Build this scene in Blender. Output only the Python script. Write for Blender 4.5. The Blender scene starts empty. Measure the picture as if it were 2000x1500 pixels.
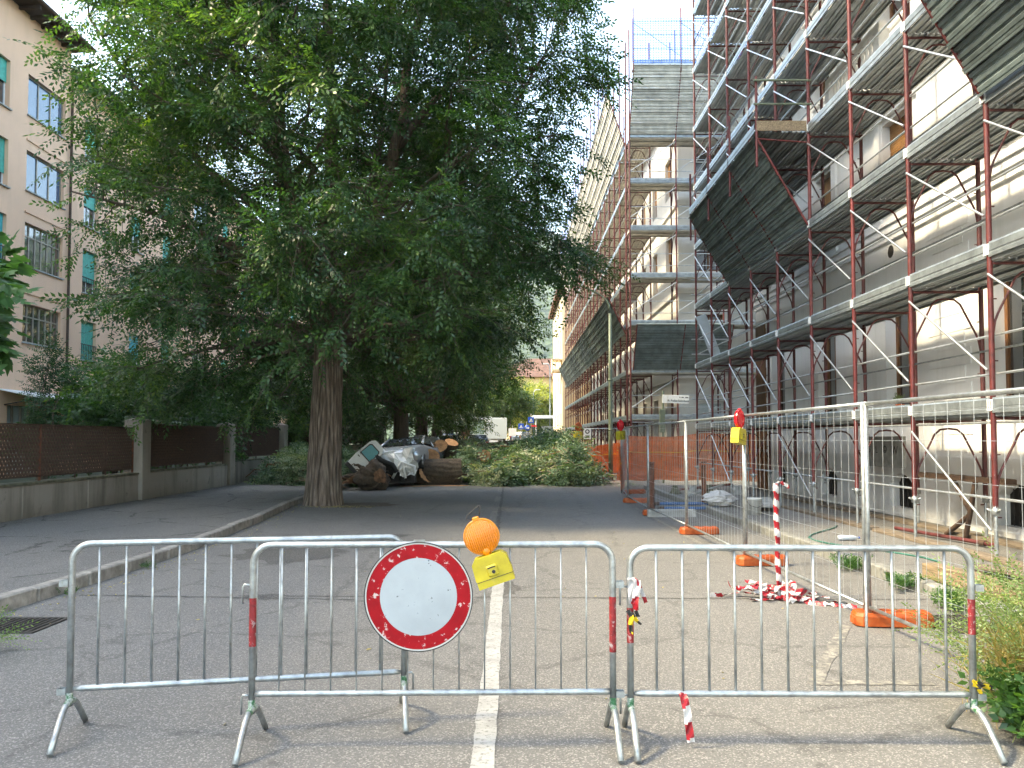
import bpy, bmesh, math, random
import numpy as np
from mathutils import Vector, Matrix, Quaternion

random.seed(7)
RNG = np.random.default_rng(11)
R = math.radians
scene = bpy.context.scene
COL = scene.collection

# ------------------------------------------------------------------ camera, sky, sun, exposure
cam_d = bpy.data.cameras.new('camera')
cam_d.sensor_width = 36.0
cam_d.sensor_fit = 'HORIZONTAL'
cam_d.lens = 28.08
cam_d.shift_y = 0.023
cam_d.clip_start = 0.05
cam_d.clip_end = 8000
cam = bpy.data.objects.new('camera', cam_d)
cam.location = (0, 0, 1.66)
cam.rotation_euler = (R(90 + 2.29), 0, 0)
COL.objects.link(cam)
scene.camera = cam

SUN_EL, SUN_AZ = 46.0, -97.0          # azimuth measured from +Y towards +X (negative: to the left)
world = bpy.data.worlds.new('World')
scene.world = world
world.use_nodes = True
wn = world.node_tree
bg = wn.nodes['Background']
sky = wn.nodes.new('ShaderNodeTexSky')
sky.sky_type = 'NISHITA'
sky.sun_disc = False
sky.sun_elevation = R(SUN_EL)
sky.sun_rotation = R(SUN_AZ)
sky.altitude = 600
sky.air_density = 1.0
sky.dust_density = 3.0
sky.ozone_density = 2.0
wn.links.new(sky.outputs[0], bg.inputs[0])
bg.inputs[1].default_value = 0.15

sun_d = bpy.data.lights.new('sun', 'SUN')
sun_d.energy = 1.15
sun_d.angle = R(6)
sun_d.color = (1.0, 0.88, 0.70)
sun = bpy.data.objects.new('sun', sun_d)
COL.objects.link(sun)
sd = Vector((math.sin(R(SUN_AZ)) * math.cos(R(SUN_EL)), math.cos(R(SUN_AZ)) * math.cos(R(SUN_EL)), math.sin(R(SUN_EL))))
sun.rotation_euler = sd.to_track_quat('Z', 'Y').to_euler()
sun.location = (-30, 20, 40)

vs = scene.view_settings
vs.view_transform = 'Standard'
vs.look = 'None'
vs.gamma = 1.0
vs.use_curve_mapping = False
vs.exposure = 3.1
vs.use_white_balance = True
vs.white_balance_temperature = 8000
vs.white_balance_tint = 2
scene.cycles.use_denoising = True
scene.cycles.adaptive_threshold = 0.02
scene.cycles.max_bounces = 6
scene.cycles.diffuse_bounces = 3
scene.cycles.glossy_bounces = 3
scene.cycles.transmission_bounces = 4
scene.cycles.transparent_max_bounces = 8
scene.cycles.sample_clamp_indirect = 6.0
scene.cycles.caustics_reflective = False
scene.cycles.caustics_refractive = False

# ------------------------------------------------------------------ helpers
def tag(o, label=None, cat=None, group=None, kind=None):
    if label: o['label'] = label
    if cat: o['category'] = cat
    if group: o['group'] = group
    if kind: o['kind'] = kind
    return o

def thing(name, label, cat, loc=(0, 0, 0), group=None):
    o = bpy.data.objects.new(name, None)
    o.empty_display_size = 0.2
    o.location = loc
    COL.objects.link(o)
    return tag(o, label, cat, group)

def adopt(o, parent):
    """parent o while its own location stays in the space of the world"""
    o.parent = parent
    root = parent
    off = Vector((0, 0, 0))
    if parent.type == 'EMPTY':
        o.matrix_parent_inverse = Matrix.Translation(-Vector(parent.location))
    else:
        # a part that was itself placed in world space
        m = parent.matrix_basis.copy()
        o.matrix_parent_inverse = m.inverted()

class MB:
    def __init__(s):
        s.v = []; s.f = []; s.m = []; s.sm = []
    def add(s, vs_, fs, mi=0, smooth=False):
        b = len(s.v)
        s.v.extend([tuple(p) for p in vs_])
        for f in fs:
            s.f.append(tuple(i + b for i in f)); s.m.append(mi); s.sm.append(smooth)
    def quad(s, a, b, c, d, mi=0):
        s.add([a, b, c, d], [(0, 1, 2, 3)], mi)
    def box(s, x0, x1, y0, y1, z0, z1, mi=0):
        s.add([(x0, y0, z0), (x1, y0, z0), (x1, y1, z0), (x0, y1, z0), (x0, y0, z1), (x1, y0, z1), (x1, y1, z1), (x0, y1, z1)],
              [(0, 3, 2, 1), (4, 5, 6, 7), (0, 1, 5, 4), (1, 2, 6, 5), (2, 3, 7, 6), (3, 0, 4, 7)], mi)
    def bbox(s, x0, x1, y0, y1, z0, z1, b=0.01, mi=0):
        """box with chamfered top and side edges"""
        ring = lambda z, i: [(x0 + i + b, y0 + i, z), (x1 - i - b, y0 + i, z), (x1 - i, y0 + i + b, z), (x1 - i, y1 - i - b, z),
                             (x1 - i - b, y1 - i, z), (x0 + i + b, y1 - i, z), (x0 + i, y1 - i - b, z), (x0 + i, y0 + i + b, z)]
        vs_ = ring(z0, 0) + ring(z1 - b, 0) + ring(z1, b)
        fs = [tuple(range(7, -1, -1)), tuple(range(16, 24))]
        for k in range(2):
            for i in range(8):
                j = (i + 1) % 8
                fs.append((k * 8 + i, k * 8 + j, k * 8 + 8 + j, k * 8 + 8 + i))
        s.add(vs_, fs, mi)
    def tube(s, pts, r, n=8, mi=0, cap=True, smooth=True):
        pts = [Vector(p) for p in pts]
        rs = r if isinstance(r, (list, tuple)) else [r] * len(pts)
        vs_ = []; up = None
        for i, p in enumerate(pts):
            if i == 0: t = pts[1] - p
            elif i == len(pts) - 1: t = p - pts[i - 1]
            else: t = (pts[i + 1] - p).normalized() + (p - pts[i - 1]).normalized()
            if t.length < 1e-9: t = Vector((0, 0, 1))
            t.normalize()
            if up is None:
                up = Vector((0, 0, 1)) if abs(t.z) < 0.9 else Vector((1, 0, 0))
            a = up - t * up.dot(t)
            if a.length < 1e-6: a = Vector((1, 0, 0)) - t * t.x
            a.normalize(); up = a; b = t.cross(a)
            for k in range(n):
                ang = 2 * math.pi * k / n
                vs_.append(p + (a * math.cos(ang) + b * math.sin(ang)) * rs[i])
        fs = []
        for i in range(len(pts) - 1):
            for k in range(n):
                k2 = (k + 1) % n
                fs.append((i * n + k, i * n + k2, (i + 1) * n + k2, (i + 1) * n + k))
        s.add(vs_, fs, mi, smooth)
        if cap:
            b0 = len(s.v) - len(vs_)
            s.f.append(tuple(b0 + k for k in range(n - 1, -1, -1))); s.m.append(mi); s.sm.append(False)
            e = b0 + (len(pts) - 1) * n
            s.f.append(tuple(e + k for k in range(n))); s.m.append(mi); s.sm.append(False)
    def prism(s, poly, axis, a0, a1, mi=0):
        """poly: 2d list; axis 'x','y','z': extrude from a0 to a1"""
        def P(p, a):
            return {'x': (a, p[0], p[1]), 'y': (p[0], a, p[1]), 'z': (p[0], p[1], a)}[axis]
        n = len(poly)
        vs_ = [P(p, a0) for p in poly] + [P(p, a1) for p in poly]
        fs = [tuple(range(n - 1, -1, -1)), tuple(range(n, 2 * n))] + [(i, (i + 1) % n, n + (i + 1) % n, n + i) for i in range(n)]
        s.add(vs_, fs, mi)
    def lathe(s, prof, n=24, axis='z', c=(0, 0, 0), mi=0, smooth=True):
        """prof: (r, h) list"""
        vs_ = []
        for (r, h) in prof:
            for k in range(n):
                a = 2 * math.pi * k / n
                u, w = r * math.cos(a), r * math.sin(a)
                p = {'z': (u, w, h), 'y': (u, h, w), 'x': (h, u, w)}[axis]
                vs_.append((p[0] + c[0], p[1] + c[1], p[2] + c[2]))
        fs = []
        for i in range(len(prof) - 1):
            for k in range(n):
                k2 = (k + 1) % n
                fs.append((i * n + k, i * n + k2, (i + 1) * n + k2, (i + 1) * n + k))
        s.add(vs_, fs, mi, smooth)
    def mesh(s, name, mats):
        me = bpy.data.meshes.new(name)
        me.from_pydata(s.v, [], s.f)
        for m in (mats if isinstance(mats, (list, tuple)) else [mats]):
            me.materials.append(m)
        me.polygons.foreach_set('material_index', s.m)
        me.polygons.foreach_set('use_smooth', s.sm)
        me.update()
        return me
    def xf(s, M):
        s.v = [tuple(M @ Vector(p)) for p in s.v]
        return s

def obj(name, mb, mats, parent=None, kind=None):
    me = mb.mesh(name, mats) if isinstance(mb, MB) else mb
    o = bpy.data.objects.new(name, me)
    COL.objects.link(o)
    if parent is not None: adopt(o, parent)
    if kind: o['kind'] = kind
    return o

def inst(name, me, parent, loc=(0, 0, 0), rot=None, scale=(1, 1, 1), quat=None):
    o = bpy.data.objects.new(name, me)
    o.location = loc
    if rot is not None: o.rotation_euler = rot
    if quat is not None:
        o.rotation_mode = 'QUATERNION'; o.rotation_quaternion = quat
    o.scale = scale
    COL.objects.link(o)
    if parent is not None: adopt(o, parent)
    return o

_rods = {}
def rod(parent, name, p0, p1, r, mat, n=8):
    """a straight tube: shared unit mesh, stretched"""
    key = (mat.name, n)
    if key not in _rods:
        m = MB(); m.tube([(0, 0, -.5), (0, 0, .5)], 1.0, n)
        _rods[key] = m.mesh('tube_' + mat.name, mat)
    p0 = Vector(p0); p1 = Vector(p1); d = p1 - p0
    return inst(name, _rods[key], parent, (p0 + p1) / 2, quat=d.to_track_quat('Z', 'Y'), scale=(r, r, d.length))

_boxes = {}
def slab(parent, name, x0, x1, y0, y1, z0, z1, mat):
    """a box as its own object from a shared bevelled unit box"""
    m = MB(); m.bbox(x0, x1, y0, y1, z0, z1, min(0.012, (x1 - x0) / 5, (y1 - y0) / 5, (z1 - z0) / 5))
    return obj(name, m, mat, parent)

# ------------------------------------------------------------------ materials
def nodes(name):
    m = bpy.data.materials.new(name); m.use_nodes = True
    nt = m.node_tree
    return m, nt, nt.nodes['Principled BSDF']

def ramp(nt, fac, stops):
    r = nt.nodes.new('ShaderNodeValToRGB')
    el = r.color_ramp.elements
    while len(el) < len(stops): el.new(0.5)
    for e, (p, c) in zip(el, stops):
        e.position = p; e.color = (c[0], c[1], c[2], 1) if not isinstance(c, (int, float)) else (c, c, c, 1)
    nt.links.new(fac, r.inputs[0])
    return r.outputs[0]

def noise(nt, scale, detail=4, rough=.55, vec=None, dist=0.0, stretch=None):
    n = nt.nodes.new('ShaderNodeTexNoise')
    n.inputs['Scale'].default_value = scale; n.inputs['Detail'].default_value = detail
    n.inputs['Roughness'].default_value = rough; n.inputs['Distortion'].default_value = dist
    if vec is None:
        g = nt.nodes.new('ShaderNodeNewGeometry'); vec = g.outputs['Position']
    if stretch:
        mp = nt.nodes.new('ShaderNodeMapping'); mp.inputs['Scale'].default_value = stretch
        nt.links.new(vec, mp.inputs[0]); vec = mp.outputs[0]
    nt.links.new(vec, n.inputs['Vector'])
    return n.outputs['Fac']

def voro(nt, scale, vec=None, feature='F1', out='Distance'):
    n = nt.nodes.new('ShaderNodeTexVoronoi'); n.feature = feature
    n.inputs['Scale'].default_value = scale
    if vec is None:
        g = nt.nodes.new('ShaderNodeNewGeometry'); vec = g.outputs['Position']
    nt.links.new(vec, n.inputs['Vector'])
    return n.outputs[out]

def mix(nt, fac, a, b, mode='MIX'):
    n = nt.nodes.new('ShaderNodeMix'); n.data_type = 'RGBA'; n.blend_type = mode
    for sock, v in ((n.inputs[0], fac), (n.inputs[6], a), (n.inputs[7], b)):
        if isinstance(v, (int, float)): sock.default_value = v
        elif isinstance(v, (tuple, list)): sock.default_value = (v[0], v[1], v[2], 1)
        else: nt.links.new(v, sock)
    return n.outputs[2]

def math_(nt, op, a, b=None, c=None):
    n = nt.nodes.new('ShaderNodeMath'); n.operation = op
    for i, v in enumerate((a, b, c)):
        if v is None: continue
        if isinstance(v, (int, float)): n.inputs[i].default_value = v
        else: nt.links.new(v, n.inputs[i])
    return n.outputs[0]

def bump(nt, bs, height, strength=.3, dist=.01):
    b = nt.nodes.new('ShaderNodeBump'); b.inputs['Strength'].default_value = strength; b.inputs['Distance'].default_value = dist
    nt.links.new(height, b.inputs['Height'])
    nt.links.new(b.outputs[0], bs.inputs['Normal'])

def hue(c, k):
    return (min(1, c[0] * k), min(1, c[1] * k), min(1, c[2] * k))

def M(name, col, rough=.6, metal=0.0, var=.2, scale=3.0, col2=None, bmp=0.0, bscale=60, rnd=0.0, spec=.5, ior=None, stretch=None, dirt=None, dirt_at=(.55, .75), dirt_scale=2.0):
    m, nt, bs = nodes(name)
    f = noise(nt, scale, 5, .6, stretch=stretch)
    c2 = col2 or hue(col, 1 - var * 1.6)
    base = ramp(nt, f, [(.3, c2), (.7, hue(col, 1 + var * .4))])
    if dirt:
        df = ramp(nt, noise(nt, dirt_scale, 6, .7), [(dirt_at[0], 0.0), (dirt_at[1], 1.0)])
        base = mix(nt, df, base, dirt)
    if rnd:
        oi = nt.nodes.new('ShaderNodeObjectInfo')
        v = math_(nt, 'MULTIPLY_ADD', oi.outputs['Random'], 2 * rnd, 1 - rnd)
        base = mix(nt, 1.0, base, v, 'MULTIPLY')
    nt.links.new(base, bs.inputs['Base Color'])
    bs.inputs['Roughness'].default_value = rough
    bs.inputs['Metallic'].default_value = metal
    bs.inputs['Specular IOR Level'].default_value = spec
    if ior: bs.inputs['IOR'].default_value = ior
    if bmp:
        bump(nt, bs, noise(nt, bscale, 3, .6), bmp, .01)
    return m

def mat_asphalt(name, c_lo, c_hi, speck=.5, stain=.5, cracks=0.0, warm=(.19, .165, .135)):
    m, nt, bs = nodes(name)
    big = noise(nt, .35, 4, .6)
    c = ramp(nt, big, [(.3, c_lo), (.7, c_hi)])
    st = ramp(nt, noise(nt, .9, 6, .65, stretch=(1, .35, 1)), [(.52, 0.0), (.75, stain)])
    c = mix(nt, st, c, hue(c_lo, .62))
    w = ramp(nt, noise(nt, .22, 3, .5), [(.45, 0.0), (.65, .5)])
    c = mix(nt, w, c, warm)
    ln = ramp(nt, noise(nt, 1.0, 3, .55, stretch=(.75, .035, 1)), [(.38, .30), (.5, 0.0)])
    c = mix(nt, ln, c, hue(c_lo, .72))
    ln2 = ramp(nt, noise(nt, 1.0, 3, .55, stretch=(1.1, .06, 1)), [(.55, 0.0), (.7, .35)])
    c = mix(nt, ln2, c, hue(c_hi, 1.18))
    pt_ = ramp(nt, noise(nt, 1.7, 6, .72), [(.66, 0.0), (.71, .55)])
    c = mix(nt, pt_, c, hue(c_lo, .6))
    # aggregate: pale and dark chips
    vc = voro(nt, 120, out='Color')
    sep = nt.nodes.new('ShaderNodeSeparateColor'); nt.links.new(vc, sep.inputs[0])
    light = ramp(nt, sep.outputs[0], [(.80, 0.0), (.90, min(1, speck * 1.3))])
    dark = ramp(nt, sep.outputs[1], [(.62, 0.0), (.9, .55)])
    c = mix(nt, dark, c, hue(c_lo, .45))
    c = mix(nt, light, c, (.56, .53, .48))
    fine = noise(nt, 60, 3, .7)
    c = mix(nt, .35, c, ramp(nt, fine, [(.3, hue(c_lo, .6)), (.7, hue(c_hi, 1.4))]))
    if cracks:
        d = voro(nt, .55, feature='DISTANCE_TO_EDGE')
        wob = noise(nt, 3.0, 5, .7)
        dd = math_(nt, 'ADD', d, math_(nt, 'MULTIPLY', math_(nt, 'SUBTRACT', wob, .5), .18))
        cr = ramp(nt, math_(nt, 'ABSOLUTE', dd), [(.0, cracks), (.016, 0.0)])
        c = mix(nt, cr, c, (.02, .02, .018))
    nt.links.new(c, bs.inputs['Base Color'])
    bs.inputs['Roughness'].default_value = .82
    bs.inputs['Specular IOR Level'].default_value = .35
    h = math_(nt, 'ADD', math_(nt, 'MULTIPLY', voro(nt, 95), .6), noise(nt, 40, 2, .6))
    bump(nt, bs, h, .45, .006)
    return m

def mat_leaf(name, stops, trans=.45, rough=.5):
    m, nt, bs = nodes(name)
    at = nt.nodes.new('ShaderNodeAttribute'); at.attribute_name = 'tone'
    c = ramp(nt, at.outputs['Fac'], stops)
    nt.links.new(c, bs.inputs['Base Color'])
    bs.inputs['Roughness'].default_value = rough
    bs.inputs['Specular IOR Level'].default_value = .45
    tr = nt.nodes.new('ShaderNodeBsdfTranslucent')
    tc = mix(nt, 1.0, c, (1.9, 2.0, .75), 'MULTIPLY')
    nt.links.new(tc, tr.inputs[0])
    ms = nt.nodes.new('ShaderNodeMixShader'); ms.inputs[0].default_value = trans
    nt.links.new(bs.outputs[0], ms.inputs[1]); nt.links.new(tr.outputs[0], ms.inputs[2])
    nt.links.new(ms.outputs[0], nt.nodes['Material Output'].inputs['Surface'])
    return m

def mat_bark(name, c1, c2, sx=9.0, sz=1.1):
    m, nt, bs = nodes(name)
    f = noise(nt, 1.0, 6, .7, stretch=(sx, sx, sz), dist=.4)
    c = ramp(nt, f, [(.32, c1), (.5, hue(c2, .8)), (.68, c2)])
    g = ramp(nt, noise(nt, 1.2, 4, .6), [(.55, 0.0), (.8, .35)])
    c = mix(nt, g, c, (.09, .10, .05))
    nt.links.new(c, bs.inputs['Base Color']); bs.inputs['Roughness'].default_value = .9
    bump(nt, bs, math_(nt, 'ADD', f, math_(nt, 'MULTIPLY', noise(nt, 60, 3, .6), .25)), .8, .04)
    return m

def mat_plain(name, col, rough=.5, metal=0, spec=.5, ior=None):
    m, nt, bs = nodes(name)
    bs.inputs['Base Color'].default_value = (*col, 1)
    f = noise(nt, 20, 3, .6)
    nt.links.new(ramp(nt, f, [(.3, hue(col, .9)), (.7, hue(col, 1.06))]), bs.inputs['Base Color'])
    bs.inputs['Roughness'].default_value = rough; bs.inputs['Metallic'].default_value = metal
    bs.inputs['Specular IOR Level'].default_value = spec
    if ior: bs.inputs['IOR'].default_value = ior
    return m

def mat_wall(name, col, stain, soot=.35, base_dirt=None, rough=.85):
    """plaster: broad tone drift, vertical run-off streaks, fine grain"""
    m, nt, bs = nodes(name)
    c = ramp(nt, noise(nt, .5, 5, .6), [(.3, hue(col, .9)), (.7, col)])
    st = ramp(nt, noise(nt, 1.0, 5, .65, stretch=(2.2, 2.2, .25)), [(.5, 0.0), (.78, soot)])
    c = mix(nt, st, c, stain)
    pt = ramp(nt, noise(nt, 2.3, 6, .7), [(.6, 0.0), (.72, soot * .8)])
    c = mix(nt, pt, c, hue(stain, 1.15))
    if base_dirt:
        g = nt.nodes.new('ShaderNodeNewGeometry'); sx = nt.nodes.new('ShaderNodeSeparateXYZ')
        nt.links.new(g.outputs['Position'], sx.inputs[0])
        zz = math_(nt, 'ADD', sx.outputs[2], math_(nt, 'MULTIPLY', noise(nt, 2.5, 5, .7), base_dirt[1]))
        c = mix(nt, ramp(nt, zz, [(base_dirt[1] * .45, .8), (base_dirt[1] * .45 + .5, 0.0)]), c, base_dirt[0])
    nt.links.new(c, bs.inputs['Base Color']); bs.inputs['Roughness'].default_value = rough
    bump(nt, bs, math_(nt, 'ADD', noise(nt, 18, 4, .65), math_(nt, 'MULTIPLY', noise(nt, 90, 2, .5), .3)), .25, .01)
    return m

ASPH = mat_asphalt('asphalt', (.114, .111, .107), (.152, .148, .142), .36, .5, warm=(.156, .145, .128), cracks=.35)
PAVE = mat_asphalt('pavement_asphalt', (.10, .097, .092), (.16, .155, .148), .35, .6, cracks=.85, warm=(.10, .09, .075))
PAVE_R = mat_asphalt('pavement_asphalt_right', (.12, .12, .117), (.17, .168, .162), .35, .6, cracks=.4, warm=(.13, .115, .095))
GRANITE = M('granite_kerb', (.30, .28, .25), .8, var=.3, scale=8, bmp=.3, bscale=90, rnd=.18, dirt=(.10, .095, .07), dirt_scale=3)
GRANITE_R = M('grey_kerb', (.24, .24, .22), .8, var=.3, scale=8, bmp=.3, bscale=90, rnd=.15, dirt=(.11, .11, .10), dirt_scale=3)
SOIL = M('soil', (.10, .08, .055), .95, var=.4, scale=6, bmp=.6, bscale=25)
LAWN = M('garden_soil', (.06, .07, .03), .95, var=.5, scale=3, bmp=.5, bscale=20)
GALV = M('galvanised_steel', (.41, .44, .45), .40, .7, var=.28, scale=14, bmp=.06, bscale=120, dirt=(.25, .24, .22), dirt_at=(.56, .72), dirt_scale=16)
GALV_D = M('galvanised_deck', (.40, .43, .43), .42, .6, var=.3, scale=3, rnd=.12, dirt=(.28, .28, .26), dirt_scale=5, bmp=.05, bscale=90)
GALV_T = M('galvanised_toe_board', (.33, .37, .39), .36, .6, var=.25, scale=5, rnd=.1, bmp=.05, bscale=80)
GALV_R = M('galvanised_rail', (.55, .58, .60), .35, .7, var=.2, scale=9)
REDP = M('red_scaffold_paint', (.135, .020, .020), .5, var=.35, scale=10, dirt=(.32, .26, .24), dirt_at=(.66, .74), dirt_scale=22, rnd=.18)
REDP_D = M('dark_red_scaffold_paint', (.105, .022, .022), .55, var=.35, scale=10, rnd=.2, dirt=(.2, .16, .15), dirt_at=(.68, .76), dirt_scale=22)
RUST = M('rusty_iron', (.075, .042, .026), .85, .1, var=.45, scale=20, col2=(.04, .026, .02), bmp=.2, bscale=60)
RUST_R = M('rusty_red_iron', (.17, .06, .03), .85, .1, var=.4, scale=14, bmp=.2)
WALL_W = mat_wall('white_plaster', (.85, .85, .85), (.56, .55, .52), .5, ((.30, .29, .27), .9))
WALL_W2 = mat_wall('pale_plaster', (.62, .60, .56), (.45, .42, .37), .4)
WALL_B = mat_wall('beige_plaster', (.78, .485, .325), (.58, .36, .24), .4)
WALL_Y = mat_wall('yellow_plaster', (.70, .48, .22), (.55, .36, .16), .3)
WALL_C = mat_wall('cream_plaster', (.74, .60, .40), (.5, .38, .24), .35)
CONC = mat_wall('stained_concrete', (.30, .272, .235), (.055, .048, .038), .9, ((.13, .11, .085), .5))
MOSSC = M('mossy_concrete', (.15, .14, .10), .95, var=.5, scale=7, col2=(.05, .055, .03), bmp=.5, bscale=30)
CONC_L = M('light_concrete', (.36, .36, .34), .9, var=.25, scale=6, bmp=.3, dirt=(.18, .18, .16))
WOOD = M('raw_timber', (.26, .19, .115), .75, var=.4, scale=3, stretch=(14, 1.5, 14), bmp=.2, rnd=.15)
WOOD_G = M('weathered_timber', (.18, .14, .10), .85, var=.4, scale=3, stretch=(14, 1.5, 14), bmp=.3, rnd=.2)
WOODWIN = M('brown_window_timber', (.20, .085, .03), .5, var=.4, scale=4, stretch=(9, 9, 1), rnd=.15)
SHUT_W = M('timber_roller_shutter', (.33, .16, .05), .6, var=.3, scale=4)
SHUT_G = M('green_roller_shutter', (.06, .42, .33), .55, var=.2, scale=6)
SHUT_T = M('turquoise_shutter', (.05, .50, .55), .55, var=.2, scale=6)
GLASS = mat_plain('window_glass', (.025, .03, .035), .04, 0, 1.0, 1.9)
GLASS_B = mat_plain('sky_tinted_window_glass', (.03, .09, .16), .03, 0, .8, 1.8)  # blue of the reflected sky put into the base colour
GLASS_T = mat_plain('tinted_car_glass', (.10, .40, .46), .25, 0, .35)
ALU = M('anodised_window_frame', (.33, .28, .22), .5, .3, var=.15)
BLACK = mat_plain('black_rubber', (.02, .02, .02), .7)
DARK = mat_plain('dark_interior', (.025, .022, .02), .9)
WHITE_CAR = M('white_car_paint', (.86, .88, .89), .25, 0, var=.06, spec=.6, dirt=(.45, .42, .37), dirt_at=(.66, .85), dirt_scale=3)
SILV_CAR = M('silver_car_paint', (.42, .44, .46), .25, .5, var=.1)
GREY_CAR = M('dark_car_paint', (.05, .06, .075), .25, .3, var=.1)
ORANGE = M('orange_plastic', (.48, .080, .007), .6, var=.3, scale=9, dirt=(.30, .11, .04), dirt_at=(.48, .7), dirt_scale=9)
YELLOW = M('yellow_plastic', (.47, .38, .02), .5, var=.2, scale=9, dirt=(.42, .34, .06), dirt_at=(.55, .75), dirt_scale=14)
AMBER = M('amber_lens', (.62, .17, .002), .18, 0, var=.08, scale=10, spec=.8)
AMBER_R = M('amber_lens_rim', (.60, .19, .006), .35, 0, var=.08)
REDLENS = M('red_lens', (.62, .01, .02), .2, 0, var=.1, spec=.8)
RED = M('red_paint', (.29, .002, .008), .55, var=.15, scale=12, dirt=(.46, .36, .35), dirt_at=(.59, .615), dirt_scale=24, spec=.2)
SPRAY_R = M('red_spray_paint', (.24, .010, .015), .6, var=.35, scale=30, dirt=(.36, .33, .33), dirt_at=(.54, .66), dirt_scale=34)
SPRAY_G = M('green_spray_paint', (.035, .17, .07), .6, var=.3, scale=30, dirt=(.36, .39, .38), dirt_at=(.44, .56), dirt_scale=30)
SIGNWHITE = M('white_sign_sheet', (.32, .36, .39), .45, var=.10, scale=4, dirt=(.05, .05, .05), dirt_at=(.655, .665), dirt_scale=16)
WHITE = mat_plain('white_enamel', (.72, .73, .72), .5)
OFFWHITE = M('grimy_white_plastic', (.50, .50, .47), .5, var=.15, dirt=(.35, .33, .28), dirt_scale=12)
BLUE = mat_plain('blue_sign', (.01, .07, .38), .4)
BLUEP = M('blue_paint', (.03, .12, .30), .5, var=.25, scale=12)
GREENP = M('green_pole_paint', (.14, .17, .12), .5, .2, var=.2, scale=6)
BLACKTXT = mat_plain('black_lettering', (.015, .015, .015), .6)
TAPE_R = M('red_barrier_tape', (.30, .008, .018), .35, var=.2, scale=25)
TAPE_W = M('white_barrier_tape', (.48, .465, .455), .35, var=.12, scale=25)
TAPE_Y = M('yellow_barrier_tape', (.62, .44, .02), .4, var=.2, scale=25)
NETO = M('orange_netting', (.78, .145, .018), .6, var=.25, scale=6)
NETB = M('blue_netting', (.04, .16, .62), .6, var=.2, scale=6)
NETY = M('yellow_band', (.80, .42, .02), .6, var=.2, scale=6)
ROOF = M('brown_tiled_roof', (.15, .075, .05), .85, var=.35, scale=1.5, bmp=.6, bscale=4)
EAVE = M('dark_eave_timber', (.055, .04, .03), .85, var=.3)
BARK = mat_bark('elm_bark', (.016, .012, .009), (.135, .098, .072), 26, 1.6)
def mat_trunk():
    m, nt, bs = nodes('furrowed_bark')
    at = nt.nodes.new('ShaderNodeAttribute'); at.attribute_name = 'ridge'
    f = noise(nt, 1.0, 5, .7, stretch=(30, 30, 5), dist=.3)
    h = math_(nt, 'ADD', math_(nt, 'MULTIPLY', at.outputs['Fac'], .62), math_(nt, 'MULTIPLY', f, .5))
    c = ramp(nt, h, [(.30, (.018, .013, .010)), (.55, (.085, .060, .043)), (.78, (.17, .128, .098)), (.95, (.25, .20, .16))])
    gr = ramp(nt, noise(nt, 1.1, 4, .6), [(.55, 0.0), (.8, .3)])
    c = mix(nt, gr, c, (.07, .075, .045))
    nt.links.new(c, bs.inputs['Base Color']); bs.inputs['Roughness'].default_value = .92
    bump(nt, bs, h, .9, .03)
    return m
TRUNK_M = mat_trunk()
BARK_L = mat_bark('felled_bark', (.022, .016, .012), (.10, .072, .05), 10, 10)
TWIG = M('twig_bark', (.12, .10, .075), .9, var=.3, scale=8)
CUT = M('fresh_cut_wood', (.50, .26, .12), .8, var=.4, scale=5, bmp=.2, dirt=(.25, .11, .05), dirt_scale=7)
SPLINT = M('splintered_wood', (.24, .12, .06), .9, var=.5, scale=8, bmp=.5)
PAINT = M('worn_road_paint', (.36, .355, .335), .75, var=.2, scale=5, dirt=(.15, .145, .135), dirt_at=(.53, .63), dirt_scale=34, bmp=.3, bscale=80)
PAINT_F = M('faded_road_paint', (.27, .255, .22), .8, var=.2, scale=5, dirt=(.115, .11, .104), dirt_at=(.42, .56), dirt_scale=14, bmp=.3, bscale=80)
PATCH = mat_asphalt('old_asphalt_patch', (.055, .054, .052), (.085, .083, .08), .25, .5)
IRON = M('cast_iron', (.07, .064, .058), .75, .4, var=.3, scale=14, bmp=.2)
CABLE = mat_plain('black_cable', (.02, .02, .022), .7)
PLASTIC_C = M('clear_sheet', (.5, .55, .6), .25, 0, var=.1, spec=.8)
SHEETG = mat_plain('glass_canopy', (.45, .5, .5), .2, 0, .8)

LEAF_MAIN = mat_leaf('elm_leaf', [(.0, (.014, .043, .019)), (.3, (.027, .073, .028)), (.65, (.056, .120, .038)), (1.0, (.13, .205, .05))], .42, .40)
LEAF_BACK = mat_leaf('far_leaf', [(.0, (.018, .045, .014)), (.5, (.035, .075, .018)), (1.0, (.09, .12, .03))], .35, .5)
LEAF_HEDGE = mat_leaf('hedge_leaf', [(.0, (.018, .055, .02)), (.5, (.036, .095, .033)), (1.0, (.08, .17, .042))], .35, .4)
LEAF_FIG = mat_leaf('fig_leaf', [(.0, (.045, .12, .045)), (.5, (.08, .18, .065)), (1.0, (.13, .25, .08))], .35, .45)
LEAF_FALL = mat_leaf('wilting_leaf', [(.0, (.04, .085, .05)), (.4, (.085, .145, .082)), (.75, (.165, .225, .135)), (1.0, (.32, .33, .24))], .25, .5)
LEAF_SUN = mat_leaf('yellowish_leaf', [(.0, (.10, .12, .03)), (.5, (.20, .21, .05)), (1.0, (.34, .32, .10))], .4, .5)
LEAF_WEED = mat_leaf('pale_weed_leaf', [(.0, (.07, .13, .045)), (.5, (.15, .225, .085)), (1.0, (.30, .36, .17))], .3, .5)
LEAF_DRY = mat_leaf('dry_grass_blade', [(.0, (.16, .13, .05)), (.5, (.30, .24, .10)), (1.0, (.42, .36, .18))], .3, .6)

# ------------------------------------------------------------------ ground
def g(y):
    return 0.0 if y < 26 else 0.016 * (y - 26)

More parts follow.
